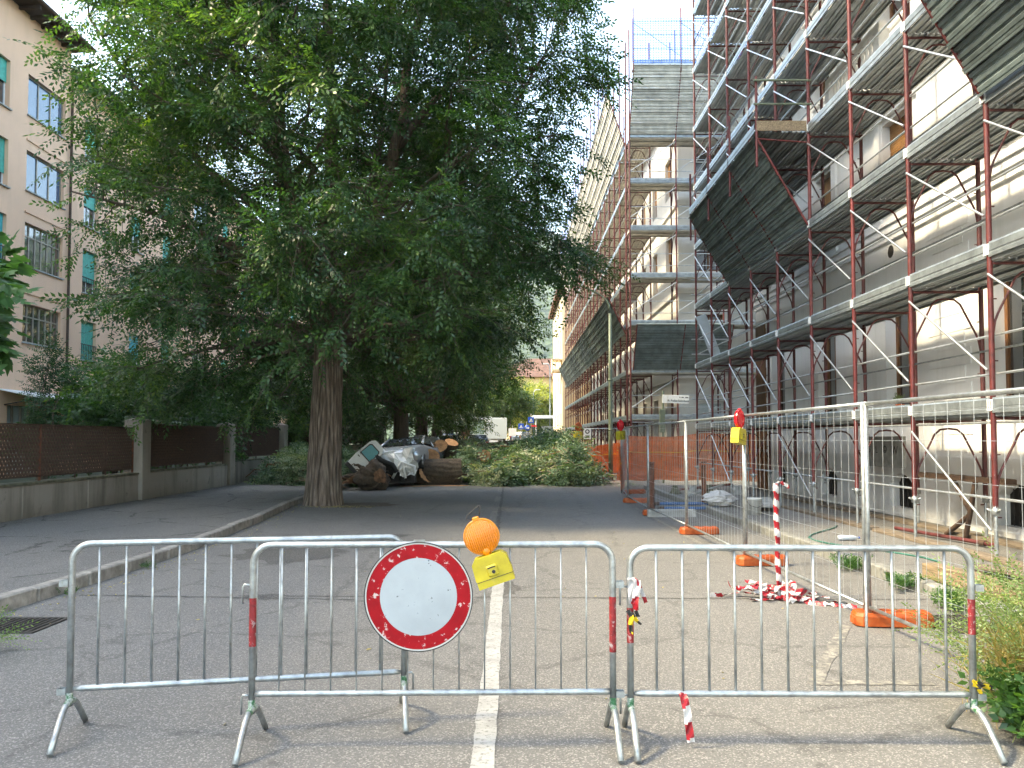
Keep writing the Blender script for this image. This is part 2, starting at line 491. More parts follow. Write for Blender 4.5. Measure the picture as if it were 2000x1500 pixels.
YS = [-12, -6, 0, 4, 8, 12, 16, 20, 24, 26, 28, 31, 34, 38, 44, 52, 60, 70, 85, 100, 130, 200, 400, 900, 1600, 3000]
def sheet(name, xs_fn, ys, dz, mat):
    """strip following the ground's rise; xs_fn(y) -> (x0, x1)"""
    m = MB(); vs_ = []
    for y in ys:
        a, b = xs_fn(y)
        zz = g(min(y, 130)) + dz
        vs_ += [(a, y, zz), (b, y, zz)]
    m.add(vs_, [(2 * i, 2 * i + 1, 2 * i + 3, 2 * i + 2) for i in range(len(ys) - 1)])
    return tag(obj(name, m, mat), kind='structure')

def lerp_poly(pts, y):
    for (x0, y0), (x1, y1) in zip(pts, pts[1:]):
        if y0 <= y <= y1:
            return x0 + (x1 - x0) * (y - y0) / (y1 - y0)
    return pts[-1][0] if y > pts[-1][1] else pts[0][0]

KL = [(-5.05, -12), (-4.98, 6), (-4.82, 9.5), (-4.78, 12), (-5.12, 16.5), (-5.5, 20), (-5.6, 24), (-5.6, 75)]
KR = 4.42
sheet('ground', lambda y: (-900 - abs(y), 900 + abs(y)), YS, -.03, LAWN)
road = sheet('road', lambda y: (-6.2, 12.0 if y < 110 else 9), [y for y in YS if y <= 200], 0, ASPH)
ysl = [-12, 0, 6, 9.5, 12, 14, 16.5, 18, 20, 22, 24, 26, 30, 36, 44, 52, 60, 75]
pav_l = sheet('pavement_left', lambda y: (-9.4, lerp_poly(KL, y) - .12), ysl, .135, PAVE)
pav_r = sheet('pavement_right', lambda y: (KR + .12, 8.0), [-12, 0, 6, 12, 18, 24, 26.6], .125, PAVE_R)
pav_f = sheet('pavement_far', lambda y: (3.9, 8.0), [32.2, 38, 44, 52, 60, 75], .125, PAVE_R)

def kerb_mesh(name, mat, w=.15, h=.17, L=1.0):
    m = MB(); m.bbox(-w / 2, w / 2, -L / 2 + .006, L / 2 - .006, 0, h, .018)
    return m.mesh(name, mat)
KM = kerb_mesh('kerbstone', GRANITE); KMR = kerb_mesh('kerbstone_grey', GRANITE_R)
def kerb(name, pts, me, y0, y1, top, parent):
    y = y0
    while y < y1:
        L = random.uniform(.85, 1.25)
        xa, xb = lerp_poly(pts, y), lerp_poly(pts, y + L)
        ang = math.atan2(-(xb - xa), L)
        inst('kerbstone', me, parent, ((xa + xb) / 2 + random.uniform(-.008, .008), y + L / 2, g(y + L / 2) + top - .17 + random.uniform(-.008, .008)),
             rot=(random.uniform(-.008, .008), 0, ang), scale=(1, math.hypot(L, xb - xa), 1))
        y += L
kerb('kerb', [(x - .05, y) for x, y in KL], KM, 2.0, 48, .148, pav_l)
kerb('kerb', [(KR + .05, -12), (KR + .05, 80)], KMR, 2.0, 26.2, .138, pav_r)
kerb('kerb', [(3.85, -12), (3.85, 80)], KMR, 32.3, 48, .138, pav_f)
# kerb return round the corner of the side street
for i in range(3):
    inst('kerbstone', KMR, pav_r, (4.9 + i * 1.0, 26.6, g(26.6) + .138 - .17), rot=(0, 0, math.pi / 2))
    inst('kerbstone', KMR, pav_f, (4.3 + i * 1.0, 32.25, g(32.25) + .138 - .17), rot=(0, 0, math.pi / 2))

def flat(name, poly, z, mat, parent):
    """thin raised sheet on the road with an uneven outline"""
    m = MB(); m.add([(x, y, g(y) + z) for x, y in poly], [tuple(range(len(poly)))])
    return obj(name, m, mat, parent)
def line_strip(name, x0, x1, y0, y1, z, mat, parent, w, jag=.006, n=None):
    n = n or max(3, int(math.hypot(x1 - x0, y1 - y0) / .12)); m = MB(); vs_ = []
    dx, dy = x1 - x0, y1 - y0; L = math.hypot(dx, dy); nx, ny = dy / L, -dx / L
    for i in range(n + 1):
        t = i / n; x = x0 + dx * t; y = y0 + dy * t
        a = w / 2 + random.uniform(-jag, jag); b = w / 2 + random.uniform(-jag, jag)
        vs_ += [(x - nx * a, y - ny * a, g(y) + z), (x + nx * b, y + ny * b, g(y) + z)]
    m.add(vs_, [(2 * i, 2 * i + 1, 2 * i + 3, 2 * i + 2) for i in range(n)])
    return obj(name, m, mat, parent)
# centre line: one long near stroke, then short dashes
line_strip('centre_line', -.145, -.16, 2.5, 9.6, .004, PAINT, road, .125)
for (ya, yb) in ((15.9, 18.6), (21.3, 23.2), (25.3, 26.8), (28.2, 29)):
    line_strip('centre_line', -.40 + .0 * ya, -.40, ya, yb, .004, PAINT_F, road, .13)
# tar joints
line_strip('tar_joint', -2.9, 4.3, 8.55, 8.35, .003, PATCH, road, .045, .012)
line_strip('tar_joint', -.26, -.30, 9.4, 29.0, .0025, PATCH, road, .07, .03)
line_strip('tar_joint', -4.6, -1.6, 8.6, 8.35, .003, PATCH, road, .05, .02)
blob = lambda cx, cy, rx, ry, n=26, j=.3: [(cx + rx * math.cos(2 * math.pi * i / n) * random.uniform(1 - j, 1 + j), cy + ry * math.sin(2 * math.pi * i / n) * random.uniform(1 - j, 1 + j)) for i in range(n)]
flat('oil_stain', blob(-3.3, 11.9, .85, 1.0), .003, PATCH, road)
flat('asphalt_patch', blob(-2.6, 8.5, .22, .16), .0035, PATCH, road)
flat('asphalt_patch', blob(-.02, 8.9, .10, .4, 16, .5), .0035, PATCH, road)
flat('asphalt_patch', blob(-2.2, 13.8, .5, .25, 18, .5), .003, PATCH, road)
flat('asphalt_patch', blob(-3.9, 20.4, 1.0, .8, 22, .25), .003, SOIL, road)
# faded parking bay outline on the right
line_strip('bay_line', 2.98, 2.08, 7.2, 5.55, .004, PAINT_F, road, .10, .012)
line_strip('bay_line', 2.02, 2.86, 5.52, 5.52, .0045, PAINT_F, road, .10, .012)
line_strip('bay_line', 3.0, 3.0, 12.5, 19.5, .004, PAINT_F, road, .08, .015)
# verge with weeds in the near right corner
verge = flat('verge', [(2.78, -2), (2.72, 2), (2.78, 4.0), (2.86, 4.8), (3.3, 5.35), (4.4, 5.5), (4.4, -2)], .012, SOIL, None)
tag(verge, kind='structure')

def grate(name, x0, x1, y0, y1, label):
    T = thing(name, label, 'drain grate', ((x0 + x1) / 2, (y0 + y1) / 2, 0))
    m = MB(); b = .035
    m.box(x0, x1, y0, y0 + b, .001, .012); m.box(x0, x1, y1 - b, y1, .001, .012)
    m.box(x0, x0 + b, y0 + b, y1 - b, .001, .0115); m.box(x1 - b, x1, y0 + b, y1 - b, .001, .0115)
    obj('frame', m, IRON, T)
    m = MB(); m.quad((x0, y0, .0015), (x1, y0, .0015), (x1, y1, .0015), (x0, y1, .0015)); obj('pit', m, DARK, T)
    k = 0; x = x0 + b + .03
    bm = MB(); bm.box(-.012, .012, y0 + b + .001, y1 - b - .001, .003, .011); me = bm.mesh('grate_bar', IRON)
    while x < x1 - b - .01:
        inst('grate_bar', me, T, (x, 0, 0)); x += .055
grate('drain_grate', -4.74, -4.10, 6.9, 7.5, 'cast iron drain grate in the road beside the left kerb')
grate('drain_grate', 3.72, 4.30, 6.9, 7.6, 'cast iron drain grate by the right kerb behind the mesh fence')
# ------------------------------------------------------------------ facades
def facade(mp, a0, a1, b0, b1, ops, depth, mb=None, mi=0):
    """wall with openings. mp(a, b, d): a along the wall, b up, d into the wall"""
    mb = mb or MB()
    As = sorted(set([a0, a1] + [o[0] for o in ops] + [o[1] for o in ops]))
    Bs = sorted(set([b0, b1] + [o[2] for o in ops] + [o[3] for o in ops]))
    for i in range(len(As) - 1):
        for j in range(len(Bs) - 1):
            ca, cb = (As[i] + As[i + 1]) / 2, (Bs[j] + Bs[j + 1]) / 2
            if any(o[0] < ca < o[1] and o[2] < cb < o[3] for o in ops): continue
            mb.quad(mp(As[i], Bs[j], 0), mp(As[i + 1], Bs[j], 0), mp(As[i + 1], Bs[j + 1], 0), mp(As[i], Bs[j + 1], 0), mi)
    for o in ops:
        d = depth if len(o) < 5 else o[4]
        p = [(o[0], o[2]), (o[1], o[2]), (o[1], o[3]), (o[0], o[3])]
        for k in range(4):
            q, r = p[k], p[(k + 1) % 4]
            mb.quad(mp(*q, 0), mp(*r, 0), mp(*r, d), mp(*q, d), mi)
    return mb

def mbox(mb, mp, a0, a1, b0, b1, d0, d1, mi=0):
    P = [mp(a, b, d) for d in (d0, d1) for (a, b) in ((a0, b0), (a1, b0), (a1, b1), (a0, b1))]
    mb.add(P, [(0, 1, 2, 3), (7, 6, 5, 4), (0, 4, 5, 1), (1, 5, 6, 2), (2, 6, 7, 3), (3, 7, 4, 0)], mi)

def window(parent, mp, a0, a1, b0, b1, depth, frame, glass, cols=2, tr=None, fw=.07, shutter=None, shut_mat=None, sill=None, sillmat=None):
    """frame with mullions set back in its opening; each pane its own piece; optional rolled shutter from the top"""
    m = MB(); dd = depth - .06; e = .004
    mbox(m, mp, a0 + e, a1 - e, b0 + e, b0 + fw, dd, depth - .005); mbox(m, mp, a0 + e, a1 - e, b1 - fw, b1 - e, dd, depth - .005)
    mbox(m, mp, a0 + e, a0 + fw, b0 + fw, b1 - fw, dd + .002, depth - .005); mbox(m, mp, a1 - fw, a1 - e, b0 + fw, b1 - fw, dd + .002, depth - .005)
    w = (a1 - a0 - 2 * fw) / cols
    for i in range(1, cols):
        c = a0 + fw + w * i; mbox(m, mp, c - fw * .45, c + fw * .45, b0 + fw, b1 - fw, dd + .003, depth - .005)
    if tr: mbox(m, mp, a0 + fw, a1 - fw, tr - fw * .4, tr + fw * .4, dd + .001, depth - .005)
    win = obj('window', m, frame, parent)
    for i in range(cols):
        for (za, zb) in ([(b0 + fw, b1 - fw)] if not tr else [(b0 + fw, tr), (tr, b1 - fw)]):
            q = MB(); a = a0 + fw + w * i
            q.quad(mp(a, za, depth - .02), mp(a + w, za, depth - .02), mp(a + w, zb, depth - .02), mp(a, zb, depth - .02))
            obj('pane', q, glass, win)
    if shutter:
        q = MB(); zb = b1 - e; z = zb; s = .055
        while z > b1 - shutter * (b1 - b0):
            mbox(q, mp, a0 + .02, a1 - .02, z - s + .008, z, dd - .05, dd - .03); z -= s
        obj('shutter', q, shut_mat, win)
    if sill:
        q = MB(); mbox(q, mp, a0 - .06, a1 + .06, b0 - .05, b0 + .003, -sill, depth * .5)
        obj('sill', q, sillmat or CONC_L, win)
    return win

# ---- near building on the right (white, being repainted)
XW = 7.75
NB = thing('plaster_building', 'white plastered building behind the near scaffold, its facade being repainted', 'building', (XW, 10, 0))
mpN = lambda a, b, d: (XW + d, a, b)
ops = []; wins = []
cols_y = [1.35, 5.0, 8.65, 12.3, 15.95, 19.6, 23.2]
for yc in cols_y:
    ops.append((yc - .5, yc + .5, .30, .98, .21))
    for (za, zb) in ((2.2, 4.35), (6.35, 8.2), (10.1, 12.1), (13.7, 15.5)):
        ops.append((yc - .55, yc + .55, za, zb)); wins.append((yc, za, zb))
ops = [(o + (.28,))[:5] if len(o) == 4 else o for o in ops]
wm = facade(mpN, -6, 25.3, -.05, 17.2, ops, .28)
wm.quad((XW, 25.3, -.05), (XW + 14, 25.3, -.05), (XW + 14, 25.3, 17.2), (XW, 25.3, 17.2))
wm.quad((XW, -6, -.05), (XW + 14, -6, -.05), (XW + 14, -6, 17.2), (XW, -6, 17.2))
wm.quad((XW + 14, -6, -.05), (XW + 14, 25.3, -.05), (XW + 14, 25.3, 17.2), (XW + 14, -6, 17.2))
obj('wall', wm, WALL_W, NB)
for i, (yc, za, zb) in enumerate(wins):
    sh = [None, .45, .6, .35][[2.2, 6.35, 10.1, 13.7].index(za)]
    window(NB, mpN, yc - .55, yc + .55, za, zb, .27, WOODWIN, GLASS, 2, None, .085, sh, SHUT_W, .07, WALL_W)
    if za > 3:   # moulded surround
        m = MB()
        mbox(m, mpN, yc - .80, yc - .56, za - .25, zb + .08, -.06, .002); mbox(m, mpN, yc + .56, yc + .80, za - .25, zb + .08, -.06, .002)
        mbox(m, mpN, yc - .90, yc + .90, zb + .08, zb + .34, -.09, .002); mbox(m, mpN, yc - 1.0, yc + 1.0, zb + .34, zb + .42, -.16, .002)
        mbox(m, mpN, yc - .88, yc + .88, za - .36, za - .25, -.12, .002)
        obj('window_surround', m, WALL_W, NB)
for yc in cols_y:      # cellar openings: arched head and dark grating
    m = MB()
    A = [(yc - .5 + 1.0 * i / 10, .98 - .20 * (abs(i - 5) / 5) ** 2) for i in range(11)]
    for (p, q) in zip(A, A[1:]):
        P = [mpN(p[0], p[1], -.004), mpN(q[0], q[1], -.004), mpN(q[0], .99, -.004), mpN(p[0], .99, -.004)]
        Q = [mpN(p[0], p[1], .2), mpN(q[0], q[1], .2), mpN(q[0], .99, .2), mpN(p[0], .99, .2)]
        m.add(P + Q, [(0, 1, 2, 3), (0, 4, 5, 1)])
    obj('arch_head', m, WALL_W, NB)
    m = MB(); m.quad(mpN(yc - .5, .3, .205), mpN(yc + .5, .3, .205), mpN(yc + .5, .98, .205), mpN(yc - .5, .98, .205)); c = obj('cellar_opening', m, DARK, NB)
    for k in range(6):
        rod(c, 'grating_bar', mpN(yc - .35 + .14 * k, .3, .17), mpN(yc - .35 + .14 * k, .95, .17), .01, IRON, 6)
# string courses and quoin blocks
for (za, zb, pr) in ((5.72, 5.85, .06), (5.85, 6.0, .12), (6.0, 6.07, .17), (9.55, 9.75, .10), (13.0, 13.2, .10), (16.6, 17.2, .35), (1.28, 1.36, .05)):
    m = MB(); mbox(m, mpN, -5.9, 25.25, za, zb - .004, -pr, .003); obj('string_course', m, WALL_W, NB)
for k in range(14):
    m = MB(); L = 1.35 if k % 2 else 1.0
    mbox(m, mpN, 14.1 - L / 2 + .0, 14.1 + L / 2, 1.45 + .30 * k, 1.45 + .30 * k + .285, -.018, .003); obj('rustic_block', m, WALL_W, NB)
for k in range(14):
    m = MB(); L = .7 if k % 2 else 1.0
    mbox(m, mpN, 25.2 - L, 25.24, 1.45 + .30 * k, 1.45 + .30 * k + .285, -.018, .003); obj('rustic_block', m, WALL_W, NB)
# round vent hole and a plate with lettering
m = MB(); m.lathe([(.0, -.004), (.13, -.004)], 18, 'x', (XW, 16.2, 5.5)); obj('vent_hole', m, DARK, NB)
m = MB(); mbox(m, mpN, 15.0, 16.55, 1.12, 1.72, -.42, -.36)
plate = tag(obj('notice_board', m, CONC_L), 'dusty grey board with letters behind the scaffold posts, above a cellar opening', 'board')
# balcony with balusters
BY0, BY1 = 15.2, 18.0
m = MB(); mbox(m, mpN, BY0, BY1, 8.62, 8.80, -.62, -.002); mbox(m, mpN, BY0 + .06, BY1 - .06, 9.68, 9.82, -.60, -.44)
mbox(m, mpN, BY0 + .06, BY0 + .3, 8.80, 9.68, -.61, -.40); mbox(m, mpN, BY1 - .3, BY1 - .06, 8.80, 9.68, -.61, -.40)
bal = obj('balcony', m, WALL_W, NB)
bm_ = MB(); bm_.lathe([(.05, 0), (.05, .06), (.03, .12), (.075, .36), (.05, .55), (.03, .68), (.05, .78), (.05, .88)], 10)
bme = bm_.mesh('baluster', WALL_W)
for k in range(12): inst('baluster', bme, bal, (XW - .52, BY0 + .42 + k * .18, 8.80))
m = MB(); m.box(XW - .3, XW + 14, -6, 25.6, 17.2, 17.35); obj('roof', m, ROOF, NB)
# brown service door by the far end
m = MB(); mbox(m, mpN, 24.25, 25.15, .15, 5.2, -.05, -.005); obj('door_panel', m, WOODWIN, NB)

# ---- second building across the side street
X2, Y2 = 7.25, 34.55
SB = thing('corner_building', 'pale corner building across the side street, wrapped in tall scaffolding', 'building', (X2, Y2, 0))
mp2 = lambda a, b, d: (X2 + d, a, b)
mp2f = lambda a, b, d: (a, Y2 + d, b)
ops2 = []; w2 = []
for k in range(11):
    yc = Y2 + 2.2 + k * 3.4
    for (za, zb) in ((1.6, 3.6), (5.2, 7.1), (9.0, 11.0), (12.8, 14.6)):
        ops2.append((yc - .6, yc + .6, za, zb, .25)); w2.append((yc, za, zb))
wm = facade(mp2, Y2, 74, -.05, 17.4, ops2, .25)
opf = []; wf = []
for xc in (8.6, 11.5, 14.5):
    for (za, zb) in ((.6, 3.3), (5.2, 7.1), (9.0, 11.0), (12.8, 14.6)):
        opf.append((xc - .6, xc + .6, za, zb, .25)); wf.append((xc, za, zb))
facade(mp2f, X2, 24, -.05, 17.4, opf, .25, wm)
wm.quad((24, Y2, 0), (24, 74, 0), (24, 74, 17.4), (24, Y2, 17.4)); wm.quad((X2, 74, 0), (24, 74, 0), (24, 74, 17.4), (X2, 74, 17.4))
obj('wall', wm, WALL_W2, SB)
for (yc, za, zb) in w2[:20]:
    window(SB, mp2, yc - .6, yc + .6, za, zb, .25, WOODWIN, GLASS, 2, None, .08, .5 if za > 4 else None, SHUT_W)
for (yc, za, zb) in w2[20:]:
    m = MB(); m.quad(mp2(yc - .6, za, .2), mp2(yc + .6, za, .2), mp2(yc + .6, zb, .2), mp2(yc - .6, zb, .2)); obj('window', m, GLASS, SB)
for (xc, za, zb) in wf:
    window(SB, mp2f, xc - .6, xc + .6, za, zb, .25, WHITE if za < 1 else WOODWIN, SHEETG if za < 1 else GLASS, 2, None, .08)
for (za, zb, pr) in ((4.3, 4.6, .12), (8.0, 8.25, .12), (11.9, 12.1, .10), (16.7, 17.4, .6)):
    m = MB(); mbox(m, mp2, Y2 - pr, 74.2, za, zb - .004, -pr, .004); mbox(m, mp2f, X2 + .01, 24.1, za, zb - .004, -pr, .004); obj('string_course', m, WALL_W2, SB)
m = MB(); m.box(X2 - .6, 24.5, Y2 - .6, 74.5, 17.4, 17.55); obj('roof', m, ROOF, SB)

# ---- cream building beyond it with a small balcony
m = MB()
CB = thing('cream_building', 'sunlit cream building at the far end of the scaffolded row', 'building', (4.9, 75.5, g(75)))
mp3 = lambda a, b, d: (4.75 + d, a, b)
ops3 = [(77 + 3.2 * k, 78.2 + 3.2 * k, za, za + 2, .2) for k in range(4) for za in (2.2, 6.0, 9.8)]
wm = facade(mp3, 75.2, 92, -.05, 15.6, ops3, .2); wm.quad((4.75, 75.2, 0), (20, 75.2, 0), (20, 75.2, 15.6), (4.75, 75.2, 15.6))
obj('wall', wm, WALL_C, CB)
for o in ops3: 
    q = MB(); q.quad(mp3(o[0], o[2], .15), mp3(o[1], o[2], .15), mp3(o[1], o[3], .15), mp3(o[0], o[3], .15)); obj('window', q, SHUT_W, CB)
m = MB(); m.box(3.8, 4.75, 75.4, 77.6, 8.1, 8.3); bl = obj('balcony', m, WALL_C, CB)
for k in range(8): rod(bl, 'baluster', (3.85, 75.5 + .28 * k, 8.3), (3.85, 75.5 + .28 * k, 9.2), .05, WALL_C, 6)
for k in range(3): rod(bl, 'baluster', (3.85 + .3 * k, 75.45, 8.3), (3.85 + .3 * k, 75.45, 9.2), .05, WALL_C, 6)
m = MB(); m.box(3.78, 4.75, 75.4, 77.65, 9.2, 9.32); obj('handrail', m, WALL_C, bl)
m = MB(); m.box(4.2, 20, 74.8, 92.4, 15.6, 15.9); obj('roof', m, ROOF, CB)

# ---- yellow house closing the view
YB = thing('yellow_house', 'yellow house with a hipped brown roof closing the street', 'house', (8, 150, 1.7))
mpY = lambda a, b, d: (a, 150 + d, b)
opy = [(4.7 + k * .95, 5.3 + k * .95, 9.9, 11.6, .15) for k in range(3)] + [(2.0 + k * 3, 3.2 + k * 3, 5.2, 7.2, .15) for k in range(3)]
wm = facade(mpY, -4, 12.5, 0, 13.4, opy, .15); wm.quad((-4, 150, 0), (-4, 165, 0), (-4, 165, 13.4), (-4, 150, 13.4)); obj('wall', wm, WALL_Y, YB)
for o in opy:
    q = MB(); q.quad(mpY(o[0], o[2], .12), mpY(o[1], o[2], .12), mpY(o[1], o[3], .12), mpY(o[0], o[3], .12)); obj('window', q, WOODWIN, YB)
m = MB(); e = 1.0
m.add([(-4 - e, 150 - e, 13.4), (12.5 + e, 150 - e, 13.4), (12.5 + e, 165, 13.4), (-4 - e, 165, 13.4), (3, 157, 17.6), (8.5, 157, 17.6)],
      [(0, 1, 5, 4), (1, 2, 5), (2, 3, 4, 5), (3, 0, 4), (0, 3, 2, 1)])
obj('roof', m, ROOF, YB)
m = MB(); m.prism([(7.6, 13.0), (12.8, 12.4), (12.8, 12.7), (10.4, 15.4), (7.6, 13.4)], 'y', 146.5, 149.4); obj('gable', m, WALL_Y, YB)

# ---- left apartment building
XL = -21.0
LB = thing('apartment_building', 'long beige apartment building behind the trees, with green roller shutters', 'building', (XL, 40, 0))
mpL = lambda a, b, d: (XL - d, a, b)
opsL = []; wl = []
fl = [(15.75, 17.55), (12.45, 14.2), (9.15, 11.05), (5.85, 7.55)]
big = [(27.4, 30.3), (34.1, 37.0), (52.2, 55.1), (66, 69)]
small = [(31.5, 32.85), (38.75, 40.15), (43.6, 45.0), (47.6, 49.0), (57.4, 58.8), (61.5, 62.9), (71.5, 73), (75.5, 77)]
for (a, b) in big:
    for (za, zb) in fl: opsL.append((a, b, za, zb, .22)); wl.append((a, b, za, zb, 'big'))
for (a, b) in small:
    for (za, zb) in fl:
        opsL.append((a, b, za - .3, zb - .05, .28)); wl.append((a, b, za - .3, zb - .05, 'small'))
opsL.append((33.2, 35.6, .2, 3.1, .3))
wm = facade(mpL, -14, 84, -.05, 19.0, opsL, .25)  # near end extended out of view to shade the foreground road
wm.quad((XL, 84, 0), (XL - 14, 84, 0), (XL - 14, 84, 19), (XL, 84, 19)); wm.quad((XL, -14, 0), (XL - 14, -14, 0), (XL - 14, -14, 19), (XL, -14, 19))
wm.quad((XL - 14, -14, 0), (XL - 14, 84, 0), (XL - 14, 84, 19), (XL - 14, -14, 19))
obj('wall', wm, WALL_B, LB)
m = MB(); m.box(XL - 14.05, XL, -14.0, 37.4, 19.0, 20.2); obj('attic_wall', m, WALL_B, LB)
for i, (a, b, za, zb, k) in enumerate(wl):
    if k == 'big':
        w = window(LB, mpL, a, b, za, zb, .2, ALU, GLASS_B if za > 11 else GLASS, 3 if za > 11 else 6, None if za > 11 else zb - .55, .07, None, None, .08)
    else:
        j = (i * 7) % 5
        window(LB, mpL, a, b, za, zb, .26, WHITE, GLASS, 2, None, .06, (.55, 1.0, .45, .85, .7)[j], SHUT_T if (i * 5) % 9 == 0 else SHUT_G, .1)
        m = MB()
        if za < 9:
            q = MB(); n = 9
            for t in range(n):
                c = a + .06 + (b - a - .12) * t / (n - 1); mbox(q, mpL, c - .01, c + .01, za + .02, za + .75, -.02, .0)
            mbox(q, mpL, a - .02, b + .02, za + .75, za + .79, -.04, .0); obj('window_railing', q, IRON, LB)
for (a, b) in big:      # flat bands over the wide windows
    for (za, zb) in fl[1:]:
        m = MB(); mbox(m, mpL, a - .05, b + .05, zb + .42, zb + .50, -.05, .003); obj('window_hood', m, WALL_B, LB)
m = MB(); m.quad(mpL(33.2, .2, .25), mpL(35.6, .2, .25), mpL(35.6, 3.1, .25), mpL(33.2, 3.1, .25)); dr = obj('door', m, SHEETG, LB)
for k in range(5): 
    m = MB(); mbox(m, mpL, 33.2 + .58 * k, 33.28 + .58 * k, .2, 3.1, .16, .24); obj('door_frame', m, ALU, dr)
m = MB(); m.prism([(XL + 1.7, 3.35), (XL + 1.7, 3.40), (XL + .0, 3.75), (XL + .0, 3.70)], 'y', 32.6, 38.8); obj('entrance_canopy', m, WHITE, LB)
m = MB()
for yy in (33, 35.5, 38): m.tube([(XL, yy, 3.1), (XL + 1.5, yy, 3.38)], .025, 6)
obj('canopy_bracket', m, IRON, LB)
rod(LB, 'drainpipe', (XL + .12, 37.35, .2), (XL + .12, 37.35, 18.9), .06, RUST, 10)
rod(LB, 'drainpipe', (XL + .10, 60.2, .2), (XL + .10, 60.2, 18.9), .06, RUST, 10)
for (y0, y1, z, ov) in ((-15, 37.5, 20.2, 1.0), (37.52, 84.6, 19.0, .85)):
    m = MB(); m.prism([(XL + ov, z), (XL + ov, z + .16), (XL - 7, z + 2.6), (XL - 15, z + .16), (XL - 15, z)], 'y', y0, y1); rf = obj('roof', m, ROOF, LB)
    m = MB(); m.prism([(XL - .2, z - .10), (XL + ov - .02, z - .02), (XL + ov - .02, z - .004), (XL - .2, z - .004)], 'y', y0, y1); obj('eave', m, EAVE, rf)
    n = int((y1 - y0) / .8)
    for k in range(n):
        m = MB(); m.box(XL - .1, XL + ov - .08, y0 + .3 + k * .8, y0 + .42 + k * .8, z - .22, z - .025); obj('rafter', m, EAVE, rf)
    rod(rf, 'gutter', (XL + ov + .06, y0, z + .02), (XL + ov + .06, y1, z + .02), .09, RUST, 10)

# ------------------------------------------------------------------ left garden wall with lattice fence
GW = thing('garden_wall', 'stained concrete garden wall with pillars and rusty lattice panels along the left pavement', 'wall', (-9.5, 20, .1))
pil_y = [8.0, 20.4, 26.7, 33.0, 39.3, 45.6, 52.0, 58.3]
m0 = MB(); m0.bbox(-.24, .24, -.24, .24, 0, 2.12, .02); m0.add([(-.24, -.24, 2.121), (.24, -.24, 2.121), (.24, .24, 2.121), (-.24, .24, 2.121), (0, 0, 2.2)], [(0, 1, 4), (1, 2, 4), (2, 3, 4), (3, 0, 4)])
pme = m0.mesh('pillar', CONC)
for y in pil_y: inst('pillar', pme, GW, (-9.55, y, g(y) + .03))
def lattice(y0, y1, z0, z1, mat):
    """upright zigzag strips of expanded metal that touch at every other bend"""
    m = MB(); p = .052; h = .15; n = int((y1 - y0) / p); nz = int((z1 - z0) / (h / 2)); t = .0155
    for i in range(n):
        yy = y0 + p * (i + .5)
        vs_ = []
        for k in range(nz + 1):
            s = (1 if (k + i) % 2 else -1) * p * .46
            z = z0 + (z1 - z0) * k / nz
            yv = yy + s * (1 if i % 2 else 1)
            vs_ += [(-t * .8, yv - t, z), (t * .8, yv + t, z)]
        m.add(vs_, [(2 * k, 2 * k + 1, 2 * k + 3, 2 * k + 2) for k in range(nz)])
    return m
for i in range(len(pil_y) - 1):
    ya, yb = pil_y[i] + .243, pil_y[i + 1] - .243; zb = g((ya + yb) / 2)
    h = .78 + .03 * i
    m = MB()
    ns = max(1, int((yb - ya) / 2.3)); w = (yb - ya) / ns
    for k in range(ns):
        m = MB(); m.bbox(-9.70, -9.40, ya + k * w + .004, ya + (k + 1) * w - .004, zb + .02, zb + h, .02); wp = obj('wall_panel', m, CONC, GW)
        m = MB(); m.bbox(-9.73, -9.375, ya + k * w + .005, ya + (k + 1) * w - .005, zb + h + .001, zb + h + .05, .015); obj('coping', m, MOSSC, wp)
    # fence panel
    zt = zb + (1.97 if i == 0 else 2.08); z0 = zb + h + .13
    m = MB(); m.box(-9.57, -9.53, ya + .02, yb - .02, zt - .035, zt); m.box(-9.57, -9.53, ya + .02, yb - .02, z0, z0 + .035)
    fr = obj('fence_panel', m, RUST, GW)
    n = max(2, int((yb - ya) / 1.25))
    for k in range(n + 1):
        y = ya + .03 + (yb - ya - .06) * k / n
        rod(fr, 'fence_upright', (-9.55, y, z0 - .12), (-9.55, y, zt), .02 if k % 3 else .028, RUST_R if i < 1 and k % 3 == 0 else RUST, 6)
    if i < 5:
        lm = lattice(ya + .03, yb - .03, z0 + .03, zt - .03, RUST)
        lm.v = [(x - 9.545, y, z) for x, y, z in lm.v]
        tag(obj('lattice', lm, RUST, fr), kind='stuff')
    # dark sheet behind the further panels
    if i >= 1:
        m = MB(); m.box(-9.62, -9.612, ya + .03, yb - .03, z0, zt - .02); obj('backing_sheet', m, RUST, fr)

